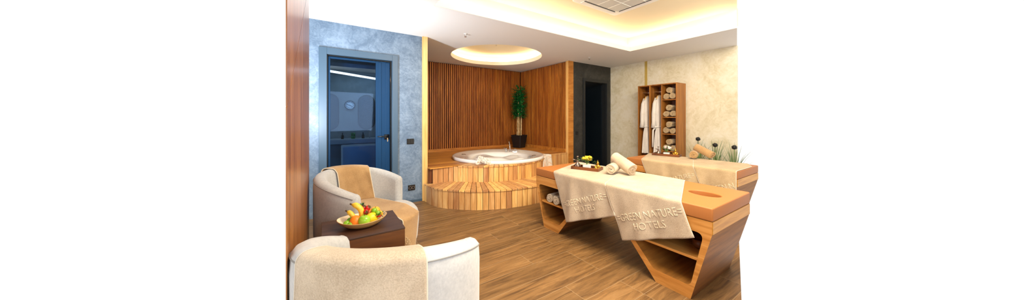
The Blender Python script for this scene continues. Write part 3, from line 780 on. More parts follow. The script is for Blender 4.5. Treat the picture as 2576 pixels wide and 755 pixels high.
# ------------------------------------------------------------ massage tables
def fillet(pts, rad, n=6):
    out = []
    for i, p in enumerate(pts):
        a, b_, c = Vector(pts[i-1]), Vector(p), Vector(pts[(i+1) % len(pts)])
        u, v = (a-b_).normalized(), (c-b_).normalized(); ang = u.angle(v)
        d = min(rad/math.tan(ang/2), (a-b_).length*.45, (c-b_).length*.45)
        p0, p2 = b_+u*d, b_+v*d
        for k in range(n+1):
            t = k/n; q = p0*(1-t)**2+b_*2*t*(1-t)+p2*t*t; out.append((q.x, q.y))
    return out
def massage_table(label, loc, L, hole=True):
    t = thing('massage_table', label, 'massage table', loc)
    zm = min(.43, (L-.774)/2/.864)
    outl = [(0, .593), (0, .507), (.134, 0), (.384, 0), (.384+.864*zm, zm), (L-.39-.864*zm if zm < .43 else L-.72, zm), (L-.39, 0), (L-.147, 0), (L, .5), (L, .593)]
    if L < 1.6: outl[4] = (.384+.864*(zm-.02), zm-.02); outl[5] = (L-.39-.864*(zm-.02), zm-.02)
    zi = .455 if L > 1.6 else .33
    base = [(.050, .498), (.136, .096), (.404, .099), (.545+(zi-.231)*.86, zi), (.545+(zi-.231)*.86-.02, .498)]
    ho1 = fillet(base, .045); ho2 = fillet([(L-a, b) for a, b in base], .040)
    Mx = Matrix(((0, 0, 1, .37), (1, 0, 0, 0), (0, 1, 0, 0), (0, 0, 0, 1)))
    o = curve_solid('body', [outl, ho1, ho2], .74, Mx, M_oak, t); o.data.materials.append(M_oakend)
    for p in o.data.polygons:
        if abs(p.normal.x) < .5: p.material_index = 1
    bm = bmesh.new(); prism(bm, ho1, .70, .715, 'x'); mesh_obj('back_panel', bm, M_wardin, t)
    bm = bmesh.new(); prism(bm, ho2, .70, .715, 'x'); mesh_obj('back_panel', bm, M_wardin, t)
    bm = bmesh.new(); box(bm, .003, .737, -.004, -.0005, .508, .592); mesh_obj('end_rail', bm, M_oakrail, t)
    for ya_, yb_ in ((.075, .615), (L-.60, L-.085)):
        mesh_obj('shelf', rbox(.012, .70, ya_, yb_, .288, .306, .002, 1), M_oak, t)
    loops = [rrect(-.004, .745, -.004, L+.004, .012, 3)]
    if hole:
        loops.append([(.385+.10*math.cos(a)*.826-.062*math.sin(a)*.0-.0, 0) for a in (0,)][0:0] or [(.39+math.cos(a)*.078+math.sin(a)*.02, .195-math.cos(a)*.02+math.sin(a)*.115) for a in [2*PI*k/28 for k in range(28)]])
    o = curve_solid('cushion', loops, .092, Matrix.Translation((0, 0, .641)), M_leather, t, .010)
    cu_ = o
    if hole:
        bm = bmesh.new(); box(bm, .25, .53, .05, .34, .595, .602); mesh_obj('face_hole_liner', bm, M_leather2, cu_)
    return t
massage_table('massage table with a tan leather cushion and face hole, nearest the camera', (2.17, .774, 0), 1.876)
massage_table('massage table behind the front one, in front of the open wardrobe', (3.91, 1.150, 0), 1.39, False)
g1_ = None
ZT = .692
bed_towel('beige towel with woven lettering on the front massage table, nearer its far end', 2.158, 2.916, ZT, .505, 2.115, .4, None, wd=.645)
bed_towel('beige towel with woven lettering on the front massage table, nearer its face hole', 2.158, 2.916, ZT, .455, 1.443, 2.2, None)
bed_towel('beige towel on the rear massage table, the one under the tray', 3.898, 4.656, ZT, .505, 2.090, 1.4, None, mat=M_towel3, wd=.645)
bed_towel('beige towel on the rear massage table, at the right edge of the room', 3.898, 4.656, ZT, .455, 1.418, 3.1, None, ymin=1.155, mat=M_towel3)

# rolled towels on the tables and shelf
zr = ZT+.006
rolled_towel('rolled_towel', 'small beige towel roll lying on the front massage table under the leaning one', (2.60, 1.853, zr+.058), (0, 0, math.radians(-70)), .058, .20, seed=1)
rolled_towel('rolled_towel', 'beige towel roll leaning across the other one on the front massage table', (2.685, 1.785, zr+.112), (math.radians(21), 0, math.radians(-11)), .070, .27, turns=4, seed=2)
rolled_towel('rolled_towel', 'small beige towel roll on the rear massage table under the leaning one', (4.56, 1.86, zr+.060), (0, 0, math.radians(-70)), .060, .20, M_towel2, seed=3)
rolled_towel('rolled_towel', 'tan towel roll leaning across the other one on the rear massage table', (4.66, 1.765, zr+.112), (math.radians(23), 0, math.radians(-11)), .060, .26, M_towel2, seed=4)
rolled_towel('rolled_towel', 'rolled towel on the front table shelf, the one nearer the tub', (2.32, 2.44, .306+.054), (0, 0, PI/2+.1), .054, .26, seed=5)
rolled_towel('rolled_towel', 'rolled towel on the front table shelf, the one nearer the hanging towel', (2.31, 2.315, .306+.054), (0, 0, PI/2+.05), .054, .26, seed=6)
# small round pot on the lower table shelf
bm = bmesh.new(); lathe(bm, [(0, 0), (.036, 0), (.046, .016), (.050, .066), (.044, .066), (.04, .03), (0, .02)], 24)
o = mesh_obj('round_pot', bm, M_leather2, None, True); o.location = (2.385, .935, .306); tag(o, 'small round brown pot on the shelf of the front massage table', 'pot')

# ------------------------------------------------------------ trays and what stands on them
def tray(label, loc, rz, L_=.33, W_=.16):
    t = thing('wooden_tray', label, 'tray', loc, rz)
    bm = bmesh.new(); box(bm, -L_/2, L_/2, -W_/2, W_/2, 0, .010); mesh_obj('tray_base', bm, M_tray, t)
    bm = bmesh.new()
    for a in ((-L_/2, L_/2, -W_/2, -W_/2+.012), (-L_/2, L_/2, W_/2-.012, W_/2), (-L_/2, -L_/2+.012, -W_/2+.012, W_/2-.012), (L_/2-.012, L_/2, -W_/2+.012, W_/2-.012)): box(bm, *a, .010, .034)
    o = mesh_obj('tray_rim', bm, M_tray, t); bevelmod(o, .002)
def on(loc, rz, dx, dy): 
    return (loc[0]+dx*math.cos(rz)-dy*math.sin(rz), loc[1]+dx*math.sin(rz)+dy*math.cos(rz), loc[2]+.010)
def buddha(label, loc, rz, s=1):
    bm = bmesh.new()
    ball(bm, (0, 0, .012), .032*s, 1.15, .8, .4); ball(bm, (.02*s, -.016*s, .012), .016*s, 1.3, .8, .6); ball(bm, (-.02*s, -.016*s, .012), .016*s, 1.3, .8, .6)
    lathe(bm, [(0, 0), (.024*s, .005*s), (.020*s, .025*s), (.023*s, .046*s), (.012*s, .056*s), (0, .058*s)], 14, sy=.75)
    for sg in (-1, 1): tube(bm, [(sg*.022*s, 0, .046*s), (sg*.030*s, -.006*s, .026*s), (sg*.010*s, -.020*s, .018*s)], [.007*s, .007*s, .005*s], 8)
    ball(bm, (0, 0, .070*s), .0145*s, 1, 1, 1.15); ball(bm, (0, 0, .088*s), .007*s); tube(bm, [(0, 0, .09*s), (0, 0, .108*s)], [.004*s, .001*s], 6)
    o = mesh_obj('buddha_figurine', bm, M_brass, None, True); o.location = loc; o.rotation_euler = (0, 0, rz); tag(o, label, 'figurine')
def oilbottle(label, loc, s=1):
    t = thing('oil_bottle', label, 'bottle', loc)
    bm = bmesh.new(); lathe(bm, [(0, 0), (.032*s, 0), (.036*s, .008*s), (.030*s, .03*s), (.014*s, .05*s), (.009*s, .062*s), (.016*s, .068*s), (.009*s, .074*s), (0, .078*s)], 20)
    mesh_obj('vessel', bm, M_silver, t, True)
    bm = bmesh.new(); tube(bm, [(0, 0, .07*s), (0, 0, .105*s)], .004*s, 8); lathe(bm, [(0, .105*s), (.012*s, .107*s), (.010*s, .118*s), (0, .12*s)], 12)
    tube(bm, [(0, 0, .072*s), (-.055*s, .02*s, .088*s)], [.006*s, .004*s], 8); mesh_obj('sprayer', bm, M_silver, t, True)
M_yel = plain('yellow_flower', (230, 190, 40), .6); M_wfl = plain('pink_white_flower', (240, 216, 214), .6)
def flowerpot(label, loc, rz, mat, s=1, seed=0):
    t = thing('flower_pot', label, 'flower pot', loc, rz)
    mesh_obj('planter', rbox(-.042, .042, -.026, .026, 0, .042, .004), M_white, t)
    rr = random.Random(seed); bm = bmesh.new(); b2 = bmesh.new()
    for k in range(60):
        a = rr.random()*2*PI; r = rr.random()*.065*s; z = .045*s+rr.random()*.05*s*(1-r/(.11*s))
        p = Vector((r*math.cos(a), r*.7*math.sin(a), z)); d = Vector((math.cos(a), math.sin(a), rr.uniform(0, 1.2))).normalized()*.022*s
        sd = d.cross(Vector((0, 0, 1))).normalized()*.006*s
        bm.faces.new([bm.verts.new(q) for q in (p, p+d*.5+sd, p+d, p+d*.5-sd)])
    for k in range(14):
        a = rr.random()*2*PI; r = rr.random()*.04*s; ball(b2, (r*math.cos(a), r*.8*math.sin(a), .068*s+rr.random()*.02*s), .013*s, 1, 1, .8, 8)
    for k in range(10):
        a = k*.63; tube(bm, [(0, 0, .03*s), (.03*s*math.cos(a), .02*s*math.sin(a), .08*s)], .0015*s, 4)
    mesh_obj('leaves', bm, M_grass, t); mesh_obj('blossoms', b2, mat, t, True)
R1 = math.radians(-70); T1 = (2.56, 2.185, ZT+.005)
tray('dark wooden tray on the front massage table towels', T1, R1, .33, .17)
oilbottle('ornate silver oil bottle at the left end of the front tray', on(T1, R1, -.115, .0), 1.15)
flowerpot('white planter of yellow flowers on the front tray', on(T1, R1, .0, .0), R1, M_yel, 1.55, 2)
buddha('small golden seated figurine at the right end of the front tray', on(T1, R1, .125, .015), R1-.0, 1.0)
R2 = math.radians(-78); T2 = (4.55, 2.255, ZT+.005)
tray('dark wooden tray on the rear massage table before the wardrobe', T2, R2, .39, .17)
oilbottle('ornate oil bottle at the left end of the rear tray', on(T2, R2, -.12, .0), 1.1)
flowerpot('white planter of pale pink flowers on the rear tray', on(T2, R2, .0, .0), R2, M_wfl, 1.5, 5)
buddha('small golden seated figurine at the right end of the rear tray', on(T2, R2, .125, .0), R2, 1.15)

# ------------------------------------------------------------ tub chairs
def tub_chair(label, loc, face, R0=.41):
    t = thing('tub_chair', label, 'armchair', loc, face)         # local +X is where it faces
    TH = .10; A = math.radians(106)
    def ztop(a):
        k = abs(a)/A; return .805-.135*(k**2.2)
    n = 48; bm = bmesh.new(); rings = []
    for i in range(n+1):
        a = -A+2*A*i/n; zt = ztop(a)
        ang = PI+a
        e = 1.0
        sq = 1.0
        prof = [(R0-.035, .04), (R0-.012, .10), (R0+.0, .30), (R0+.002, zt-.10), (R0-.003, zt-.030), (R0-.018, zt-.010), (R0-.042, zt), (R0-TH+.030, zt-.003), (R0-TH+.008, zt-.020), (R0-TH, zt-.05), (R0-TH, .42), (R0-TH, .20)]
        rings.append([(r, ang, z) for r, z in prof])
    def P(r, ang, z): return (r*math.cos(ang), r*math.sin(ang), z)
    V = [[bm.verts.new(P(*p)) for p in ring] for ring in rings]
    for a_, b_ in zip(V, V[1:]):
        for k in range(len(a_)-1): bm.faces.new((a_[k], a_[k+1], b_[k+1], b_[k]))
        bm.faces.new((a_[-1], a_[0], b_[0], b_[-1]))
    # rounded arm ends
    for end, sgn in ((0, -1), (n, 1)):
        base = rings[end]; prev = V[end]
        rc = R0-TH/2
        for s in range(1, 6):
            th = s/5*PI/2; cur = []
            for (r, ang, z) in base:
                off = math.sin(th)*.05/R0*sgn
                rr_ = rc+(r-rc)*math.cos(th)*1.0
                zz = z if z < .5 else z-(1-math.cos(th))*.05*min(1, (z-.5)/.1)
                cur.append(bm.verts.new(P(rr_, ang+off, zz)))
            for k in range(len(cur)): 
                k2 = (k+1) % len(cur); bm.faces.new((prev[k], prev[k2], cur[k2], cur[k]))
            prev = cur
        bmesh.ops.contextual_create(bm, geom=prev)
    bmesh.ops.remove_doubles(bm, verts=bm.verts, dist=.0006)
    shell = mesh_obj('shell', bm, M_chair, t, True)
    # seat: round base filling the shell and reaching the front
    bm = bmesh.new()
    def seatr(a):      # a from local +X
        k = abs((a+PI) % (2*PI)-PI)
        return R0+.025 if k < math.radians(64) else (R0+.025-(k-math.radians(64))/math.radians(8)*.12 if k < math.radians(72) else R0-.095)
    prof = [(.90, .04), (.97, .12), (1, .28), (.997, .33), (.975, .37), (.93, .398), (.86, .414), (.7, .424), (.45, .43), (0, .432)]
    m_ = 72; rg = []
    for s, z in prof:
        if s == 0: rg.append([bm.verts.new((0, 0, z))]); continue
        rg.append([bm.verts.new((seatr(2*PI*i/m_)*s*math.cos(2*PI*i/m_), seatr(2*PI*i/m_)*s*math.sin(2*PI*i/m_), z)) for i in range(m_)])
    for a_, b_ in zip(rg, rg[1:]):
        for i in range(m_):
            j = (i+1) % m_
            bm.faces.new((a_[i], a_[j], b_[0])) if len(b_) == 1 else bm.faces.new((a_[i], a_[j], b_[j], b_[i]))
    mesh_obj('seat', bm, M_chair, t, True)
    bm = bmesh.new(); tube(bm, [P(R0-.001, PI-A+2*A*i/n, ztop(-A+2*A*i/n)-.034) for i in range(n+1)], .0026, 6)
    mesh_obj('piping', bm, M_pipe, shell, True)
    bm = bmesh.new(); lathe(bm, [(0, 0), (.34, 0), (.36, .012), (.36, .045), (0, .045)], 40); mesh_obj('plinth', bm, M_black, t)
    return t, ztop
FC = (.35, 2.97); FA = math.radians(-38)
NC = (.290, 1.447); NA = math.radians(54)
tub_chair('off white tub armchair behind the small table, against the wood panelling', (FC[0], FC[1], 0), FA, .435)
tub_chair('off white tub armchair in the foreground with its back to the camera', (NC[0], NC[1], 0), NA)
def chair_towel(label, c, face, a0, a1, outer, inner, mat, seat_run=0, skew=0, R0=.41):
    TH, A = .10, math.radians(106)
    def ztop(a): return .805-.135*((abs(a)/A)**2.2)
    r_ = .028
    tot = outer+TH+inner+seat_run
    def sheet(a, b, off):
        s = a*tot; al = a0+(a1-a0)*b+skew*s; zt = ztop(al)+.010; ang = face+PI+al
        wob = .006*math.sin(b*9+s*5)*min(1, abs(s-outer)/.2)
        if s < outer:
            d = outer-s
            if d < .05: k = d/.05; r = R0-.02+.033*math.sin(k*PI/2); z = zt-.03*(1-math.cos(k*PI/2))
            else: r = R0+.013; z = zt-.03-(d-.05)
            r += off+abs(wob)
        elif s < outer+TH:
            k = (s-outer)/TH; r = R0-.02-(TH-.03)*k; z = zt-.012*k*k+off
        elif s < outer+TH+inner:
            d = s-outer-TH; r = R0-TH+.010-.022*min(1, d/.04)-off-abs(wob); z = max(zt-.012-d, .44)
        else:
            d = s-outer-TH-inner; r = R0-TH-.012-d; z = .440+off-.045*max(0, (math.hypot(c[0]+(R0-TH-.012)*math.cos(ang)+d*math.cos(face-.50)-c[0], (R0-TH-.012)*math.sin(ang)+d*math.sin(face-.50))-.33)/.13)
            x = c[0]+(R0-TH-.012)*math.cos(ang); y = c[1]+(R0-TH-.012)*math.sin(ang)
            x += d*math.cos(face-.50); y += d*math.sin(face-.50)
            rr = math.hypot(x-c[0], y-c[1])
            ex = 0
            if rr > R0+.035:
                ex = rr-R0-.035; f = (R0+.035)/rr; x = c[0]+(x-c[0])*f; y = c[1]+(y-c[1])*f; z -= ex*1.15
            return Vector((x, y, z))
        return Vector((c[0]+r*math.cos(ang), c[1]+r*math.sin(ang), z))
    return sheet, tot
# near chair: towel over the middle of its back, long side towards the camera
sh, tot = chair_towel('', NC, NA, math.radians(-26), math.radians(39), .52, .20, M_towel)
drape('bath_towel', 'large beige towel hanging over the back of the foreground armchair', 'towel', M_towel, sh, 90, 40)
# far chair: towel over the back, down its inside and across the seat
sh, tot = chair_towel('', FC, FA, math.radians(-50), math.radians(10), .20, .36, M_towel2, 1.02, -.55, R0=.435)
t = drape('bath_towel', 'tan towel over the back and seat of the far armchair', 'towel', M_towel2, sh, 120, 30)
def fn_far(x, up, off):
    p = sh(1-(up)/tot, .5-x/.30, 0); q = Vector((p.x-FC[0], p.y-FC[1], 0)).normalized()*.008; return p+q+Vector((0, 0, .001))
lettering(t, fn_far, 0, [('GREEN NATURE', .28, .045, .12)], M_letter2)

# ------------------------------------------------------------ side table, fruit
t = thing('side_table', 'dark brown cube side table between the two armchairs', 'side table', (0, 0, 0))
bm = bmesh.new(); box(bm, -.02, .476, 2.055, 2.50, .508, .52); o = mesh_obj('table_top', bm, M_table, t); bevelmod(o, .002)
bm = bmesh.new(); box(bm, -.018, .474, 2.057, 2.498, .0, .508); mesh_obj('table_body', bm, M_tableside, t)
PC = Vector((.228, 2.27, .52)); PR = math.radians(-4)
t = thing('fruit_plate', 'oval bamboo coloured dish holding the fruit on the side table', 'plate', PC, PR)
def dish(prof, seg=48):
    bm = bmesh.new(); rings = []; prof = [(q*.87, z) for q, z in prof]
    for r, z in prof:
        if r == 0: rings.append([bm.verts.new((0, 0, z))]); continue
        ring = []
        for i in range(seg):
            a = 2*PI*i/seg; x = r*math.cos(a); y = r*.80*math.sin(a); ring.append(bm.verts.new((x, y, z+.016*(r/.18)**2*math.cos(a)**2)))
        rings.append(ring)
    for a_, b_ in zip(rings, rings[1:]):
        for i in range(seg):
            j = (i+1) % seg
            if len(a_) == 1: bm.faces.new((a_[0], b_[i], b_[j]))
            elif len(b_) == 1: bm.faces.new((a_[i], a_[j], b_[0]))
            else: bm.faces.new((a_[i], a_[j], b_[j], b_[i]))
    return bm
mesh_obj('dish_outside', dish([(0, 0), (.09, 0), (.13, .008), (.165, .028), (.182, .046), (.186, .050), (.183, .052)]), M_plate, t, True)
mesh_obj('dish_inside', dish([(.183, .052), (.178, .048), (.155, .028), (.12, .014), (0, .010)]), M_plate_in, t, True)
def fruit(name, label, cat, x, y, z, build, mat, rot=(0, 0, 0), smooth=True):
    o = mesh_obj(name, build, mat, None, smooth); c_, s_ = math.cos(PR), math.sin(PR)
    x = x*.86-.004; o.location = (PC.x+x*c_-y*s_, PC.y+x*s_+y*c_, PC.z+z); o.rotation_euler = rot; tag(o, label, cat); return o
def sph(r, sx=1, sy=1, sz=1, seg=20, dimple=0):
    bm = bmesh.new(); n = 14; prof = []
    for i in range(n+1):
        a = PI*i/n; q = 1-dimple*math.exp(-(a/.35)**2)-dimple*math.exp(-((PI-a)/.35)**2)
        prof.append((abs(math.sin(a))*r*q if 0 < i < n else 0, -math.cos(a)*r*q))
    lathe(bm, prof, seg, sx=sx, sy=sy)
    for v in bm.verts: v.co.z *= sz
    return bm
M_apple = wood('green_apple', (120, 168, 30), (150, 196, 46), (176, 214, 80), (8, 8, 8), .25)
M_lemon = plain('lemon_yellow', (240, 204, 30), .4); M_orange = plain('orange_peel', (236, 128, 24), .45)
M_peach = plain('yellow_peach', (242, 176, 40), .45)
M_ban = wood('banana_skin', (206, 158, 40), (238, 198, 60), (246, 214, 90), (20, 20, 20), .45)
M_straw = plain('strawberry_red', (204, 24, 22), .3); M_lime = plain('lime_green', (128, 176, 34), .35); M_lime2 = plain('dark_lime', (72, 120, 26), .35)
M_dgreen = plain('herb_green', (38, 84, 30), .5); M_stem = plain('brown_stem', (70, 46, 22), .7)
def apple_like(name, label, cat, x, y, z, r, mat, rot=(0, 0, 0)):
    o = fruit(name, label, cat, x, y, z, sph(r, 1, 1, .93, 24, .16), mat, rot)
    bm = bmesh.new(); tube(bm, [(0, 0, r*.72), (.002, 0, r*1.1)], .0018, 6); mesh_obj('stem', bm, M_stem, o)
apple_like('apple', 'shiny green apple at the front of the fruit dish', 'apple', .015, -.062, .054, .040, M_apple)
fruit('orange', 'orange tucked left of the green apple in the dish', 'orange', -.048, -.035, .050, sph(.038, seg=24), M_orange)
fruit('lemon', 'large yellow lemon right of the green apple', 'lemon', .075, -.025, .052, (lambda b: (ball(b, (.052, 0, 0), .010, 1.4), b)[1])(sph(.037, 1.3, 1, 1)), M_lemon, (0, .15, .5))
fruit('orange', 'half hidden orange behind the lemon in the dish', 'orange', .05, .035, .066, sph(.036, seg=24), M_orange)
apple_like('peach', 'golden yellow peach at the back right of the dish', 'peach', .103, .040, .076, .036, M_peach, (.3, 0, 0))
apple_like('peach', 'small golden peach at the right end of the dish', 'peach', .130, .000, .062, .028, M_peach)
def banana(bend=1.9, r=.020, R_=.075):
    bm = bmesh.new(); pts = []; rad = []
    for k in range(15):
        a = -bend/2+bend*k/14; pts.append((R_*math.sin(a), 0, R_*math.cos(a)-R_))
        u = k/14; rad.append(r*min(1, (.25+1.6*math.sin(PI*min(max(u, .02), .98)))) if 0 < k < 14 else r*.3)
    tube(bm, pts, rad, 7); return bm
for lab, x, y, z, rot, ln in (('long yellow banana standing arched at the left of the fruit dish', -.012, .005, .118, (0, 1.05, -.35), 1),
                        ('short banana leaning at the far left of the fruit dish', -.068, .004, .078, (.2, 1.1, -.5), .75)):
    o = fruit('banana', lab, 'banana', x, y, z, banana(1.9, .020 if ln == 1 else .017, .075*ln), M_ban, rot)
    R_ = .075*ln; a = -.95
    bm = bmesh.new(); tube(bm, [(R_*math.sin(a), 0, R_*math.cos(a)-R_), (R_*math.sin(a)-.012, 0, R_*math.cos(a)-R_-.006)], [.006, .005], 6); mesh_obj('stem', bm, M_stem, o)
def strawberry(label, x, y, z, rot):
    bm = bmesh.new(); lathe(bm, [(0, -.026), (.010, -.020), (.018, -.004), (.019, .006), (.012, .014), (0, .016)], 16)
    o = fruit('strawberry', label, 'strawberry', x, y, z, bm, M_straw, rot)
    bm = bmesh.new()
    for k in range(6):
        a = k*PI/3; bm.faces.new([bm.verts.new(q) for q in ((0, 0, .017), (.010*math.cos(a-.3), .010*math.sin(a-.3), .018), (.020*math.cos(a), .020*math.sin(a), .014), (.010*math.cos(a+.3), .010*math.sin(a+.3), .018))])
    mesh_obj('calyx', bm, M_dgreen, o)
strawberry('strawberry touching the banana, topmost on the fruit pile', .012, .028, .118, (.5, .4, 0))
strawberry('strawberry at the top centre of the fruit pile, right of the leafy one', .045, .020, .114, (.9, -.3, 1))
strawberry('strawberry lowest of the three, above the lemon', .030, -.008, .096, (1.3, 1.2, 0))
for lab, x, y, z, r, mm in (('green lime lowest at the left tip of the dish', -.110, -.030, .040, .021, M_lime), ('green lime in front of the orange at the left', -.082, -.050, .036, .019, M_lime), ('dark green lime under the short banana', -.085, -.012, .052, .021, M_lime2),
                      ('green lime above the lemon on the fruit pile', .092, -.008, .096, .019, M_lime), ('green lime at the right above the herbs', .118, -.022, .078, .018, M_lime)):
    fruit('lime', lab, 'lime', x, y, z, sph(r, 1.1, 1, 1, 16), mm)
bm = bmesh.new(); rr = random.Random(11)
for k in range(46):
    a = rr.random()*2*PI; p = Vector((.112+rr.uniform(-.028, .028), -.040+rr.uniform(-.02, .02), .050+rr.uniform(0, .025))); d = Vector((math.cos(a), math.sin(a), rr.uniform(.1, 1.0)))*.02
    sd = d.cross(Vector((0, 0, 1))).normalized()*.004; bm.faces.new([bm.verts.new(q) for q in (p, p+d*.5+sd, p+d, p+d*.5-sd)])
o = fruit('herb_sprig', 'dark green herb sprig hanging at the right end of the dish', 'herbs', 0, 0, 0, bm, M_dgreen, (0, 0, PR)); 
bm = bmesh.new(); rr = random.Random(12)
for k in range(30):
    a = rr.random()*2*PI; p = Vector((.0, .018, .138)); d = Vector((math.cos(a), math.sin(a)*.7, rr.uniform(.2, 1.3))).normalized()*rr.uniform(.015, .032)
    sd = d.cross(Vector((0, 0, 1))).normalized()*.004; bm.faces.new([bm.verts.new(q) for q in (p, p+d*.5+sd, p+d, p+d*.5-sd)])
fruit('leafy_tuft', 'leafy green tuft on top of the fruit beside the banana', 'herbs', 0, 0, 0, bm, M_dgreen, (0, 0, PR))
bm = bmesh.new(); tube(bm, [(0, 0, 0), (.02, 0, .004), (.035, .004, .002)], [.005, .006, .001], 8); fruit('chili_pepper', 'small red chilli lying in the herbs of the dish', 'chilli', .108, -.048, .058, bm, M_straw)

# ------------------------------------------------------------ bamboo in pot
t = thing('potted_bamboo', 'tall artificial bamboo in a black pot in the slatted corner', 'potted plant', (4.22, 5.86, ZU+.002), .3)
bm = bmesh.new()
def sqring(s, z, r=.02): return [(x, y) for x, y in rrect(-s, s, -s, s, r, 3)]
prev = None
vs = []
for s, z in ((.115, 0), (.16, .33), (.150, .33), (.145, .29)):
    vs.append([bm.verts.new((x, y, z)) for x, y in sqring(s, z)])
for a_, b_ in zip(vs, vs[1:]):
    for i in range(len(a_)): bm.faces.new((a_[i], a_[(i+1) % len(a_)], b_[(i+1) % len(a_)], b_[i]))
bm.faces.new(vs[0][::-1]); pt = mesh_obj('pot', bm, M_pot, t)
bm = bmesh.new(); bm.faces.new([bm.verts.new((x, y, .29)) for x, y in sqring(.146, 0)]); mesh_obj('moss', bm, M_soil, pt)
rr = random.Random(5); canes = ((-.05, .03, 1.42, .02), (-.015, -.04, 1.2, -.01), (.02, .03, 1.5, .0), (.055, -.02, 1.35, .02))
bf = bmesh.new()
Rz = Matrix.Rotation(-.3+math.atan2(FY, FX)-PI/2, 4, 'Z')
for cx, cy, h, lean in canes:
    bm = bmesh.new(); pts = []; rad = []
    v0 = Rz @ Vector((cx, cy, 0))
    for k in range(25):
        z = .28+(h-.28)*k/24; pts.append((v0.x+lean*k/24, v0.y, z)); rad.append(.0145-.004*k/24+(.002 if k % 4 == 0 else 0))
    tube(bm, pts, rad, 8); mesh_obj('cane', bm, M_cane, t, True)
    for k in range(230):
        z = rr.uniform(.78, h+.10); a = rr.random()*2*PI; rad_ = rr.uniform(.01, .09)
        p = Vector((v0.x+rad_*math.cos(a), v0.y+rad_*math.sin(a), z))
        d = Vector((math.cos(a), math.sin(a), rr.uniform(-.5, .9))).normalized()*rr.uniform(.10, .17)
        sd = d.cross(Vector((rr.uniform(-.3, .3), rr.uniform(-.3, .3), 1))).normalized()*rr.uniform(.014, .022)
        drop = Vector((0, 0, -.012))
        q = [p, p+d*.35+sd, p+d*.7+sd*.7+drop*.4, p+d+drop, p+d*.7-sd*.7+drop*.4, p+d*.35-sd]
        bf.faces.new([bf.verts.new(x_) for x_ in q])
mesh_obj('foliage', bf, M_leaf, t)

# towel hanging at the right of the tub steps
def sh2(a, b, off):
    y0 = Vector((3.40+.50*b, 4.02+.30*b, 0))
    n = Vector((.50, -.87, 0)).normalized()
    s = .14+a*.56
    if s < .30: p = y0-n*(.30-s)+Vector((0, 0, ZU+.015+.03*math.sin(b*PI)*(1-s/.3)))
    else: p = y0+n*(.02+.02*math.sin(b*7)+ .12*(s-.3))+Vector((0, 0, ZU+.010-(s-.30)))
    return p
m, nt, b = newmat('striped_cloth'); v = coords(nt, (5, 5, 11), (0, .3, 0)); f = noise(nt, v, 1, 1, .5, .5)
nt.links.new(ramp(nt, f, [(.40, (240, 234, 224)), (.47, (240, 232, 220)), (.50, (232, 196, 166)), (.56, (240, 230, 216))]), b.inputs['Base Color']); b.inputs['Roughness'].default_value = .8
M_stripe = m
drape('striped_towel', 'white and peach towel hanging over the platform right of the tub', 'towel', M_stripe, sh2, 24, 20, hem=False)

# ------------------------------------------------------------ wardrobe with robes and towel rolls
X0 = 5.62
t = thing('open_wardrobe', 'open wooden wardrobe unit with robes and rolled towels by the cream wall', 'wardrobe', (0, 0, 0))
bm = bmesh.new(); box(bm, X0, 5.985, 2.59, 2.612, 0, 1.995); box(bm, X0, 5.985, 3.37, 3.392, 0, 1.995); box(bm, X0, 5.985, 2.612, 3.37, 1.975, 1.995); box(bm, X0, 5.985, 2.612, 3.37, .44, .46)
o = mesh_obj('carcass', bm, M_wardwood, t); bevelmod(o, .0015)
for ya_ in (2.872, 3.118):
    bm = bmesh.new(); box(bm, X0+.003, 5.975, ya_, ya_+.022, .46, 1.975); mesh_obj('divider', bm, M_wardwood, t)
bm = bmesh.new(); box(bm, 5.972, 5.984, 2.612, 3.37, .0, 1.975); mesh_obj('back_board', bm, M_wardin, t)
bm = bmesh.new(); box(bm, X0+.01, X0+.03, 2.612, 3.37, 0, .44); mesh_obj('base_panel', bm, M_wardwood, t)
for z in (1.668, 1.318, .984, .640):
    bm = bmesh.new(); box(bm, X0+.004, 5.972, 2.612, 2.872, z-.009, z+.009); mesh_obj('shelf', bm, M_wardwood, t)
for ya_, yb_ in ((3.14, 3.37), (2.894, 3.118)):
    bm = bmesh.new(); tube(bm, [(5.80, ya_, 1.855), (5.80, yb_, 1.855)], .015, 10); mesh_obj('hanging_rail', bm, M_chrome, t)
M_glow = plain('pale_mirror', (150, 170, 190), .1, metal=.6)
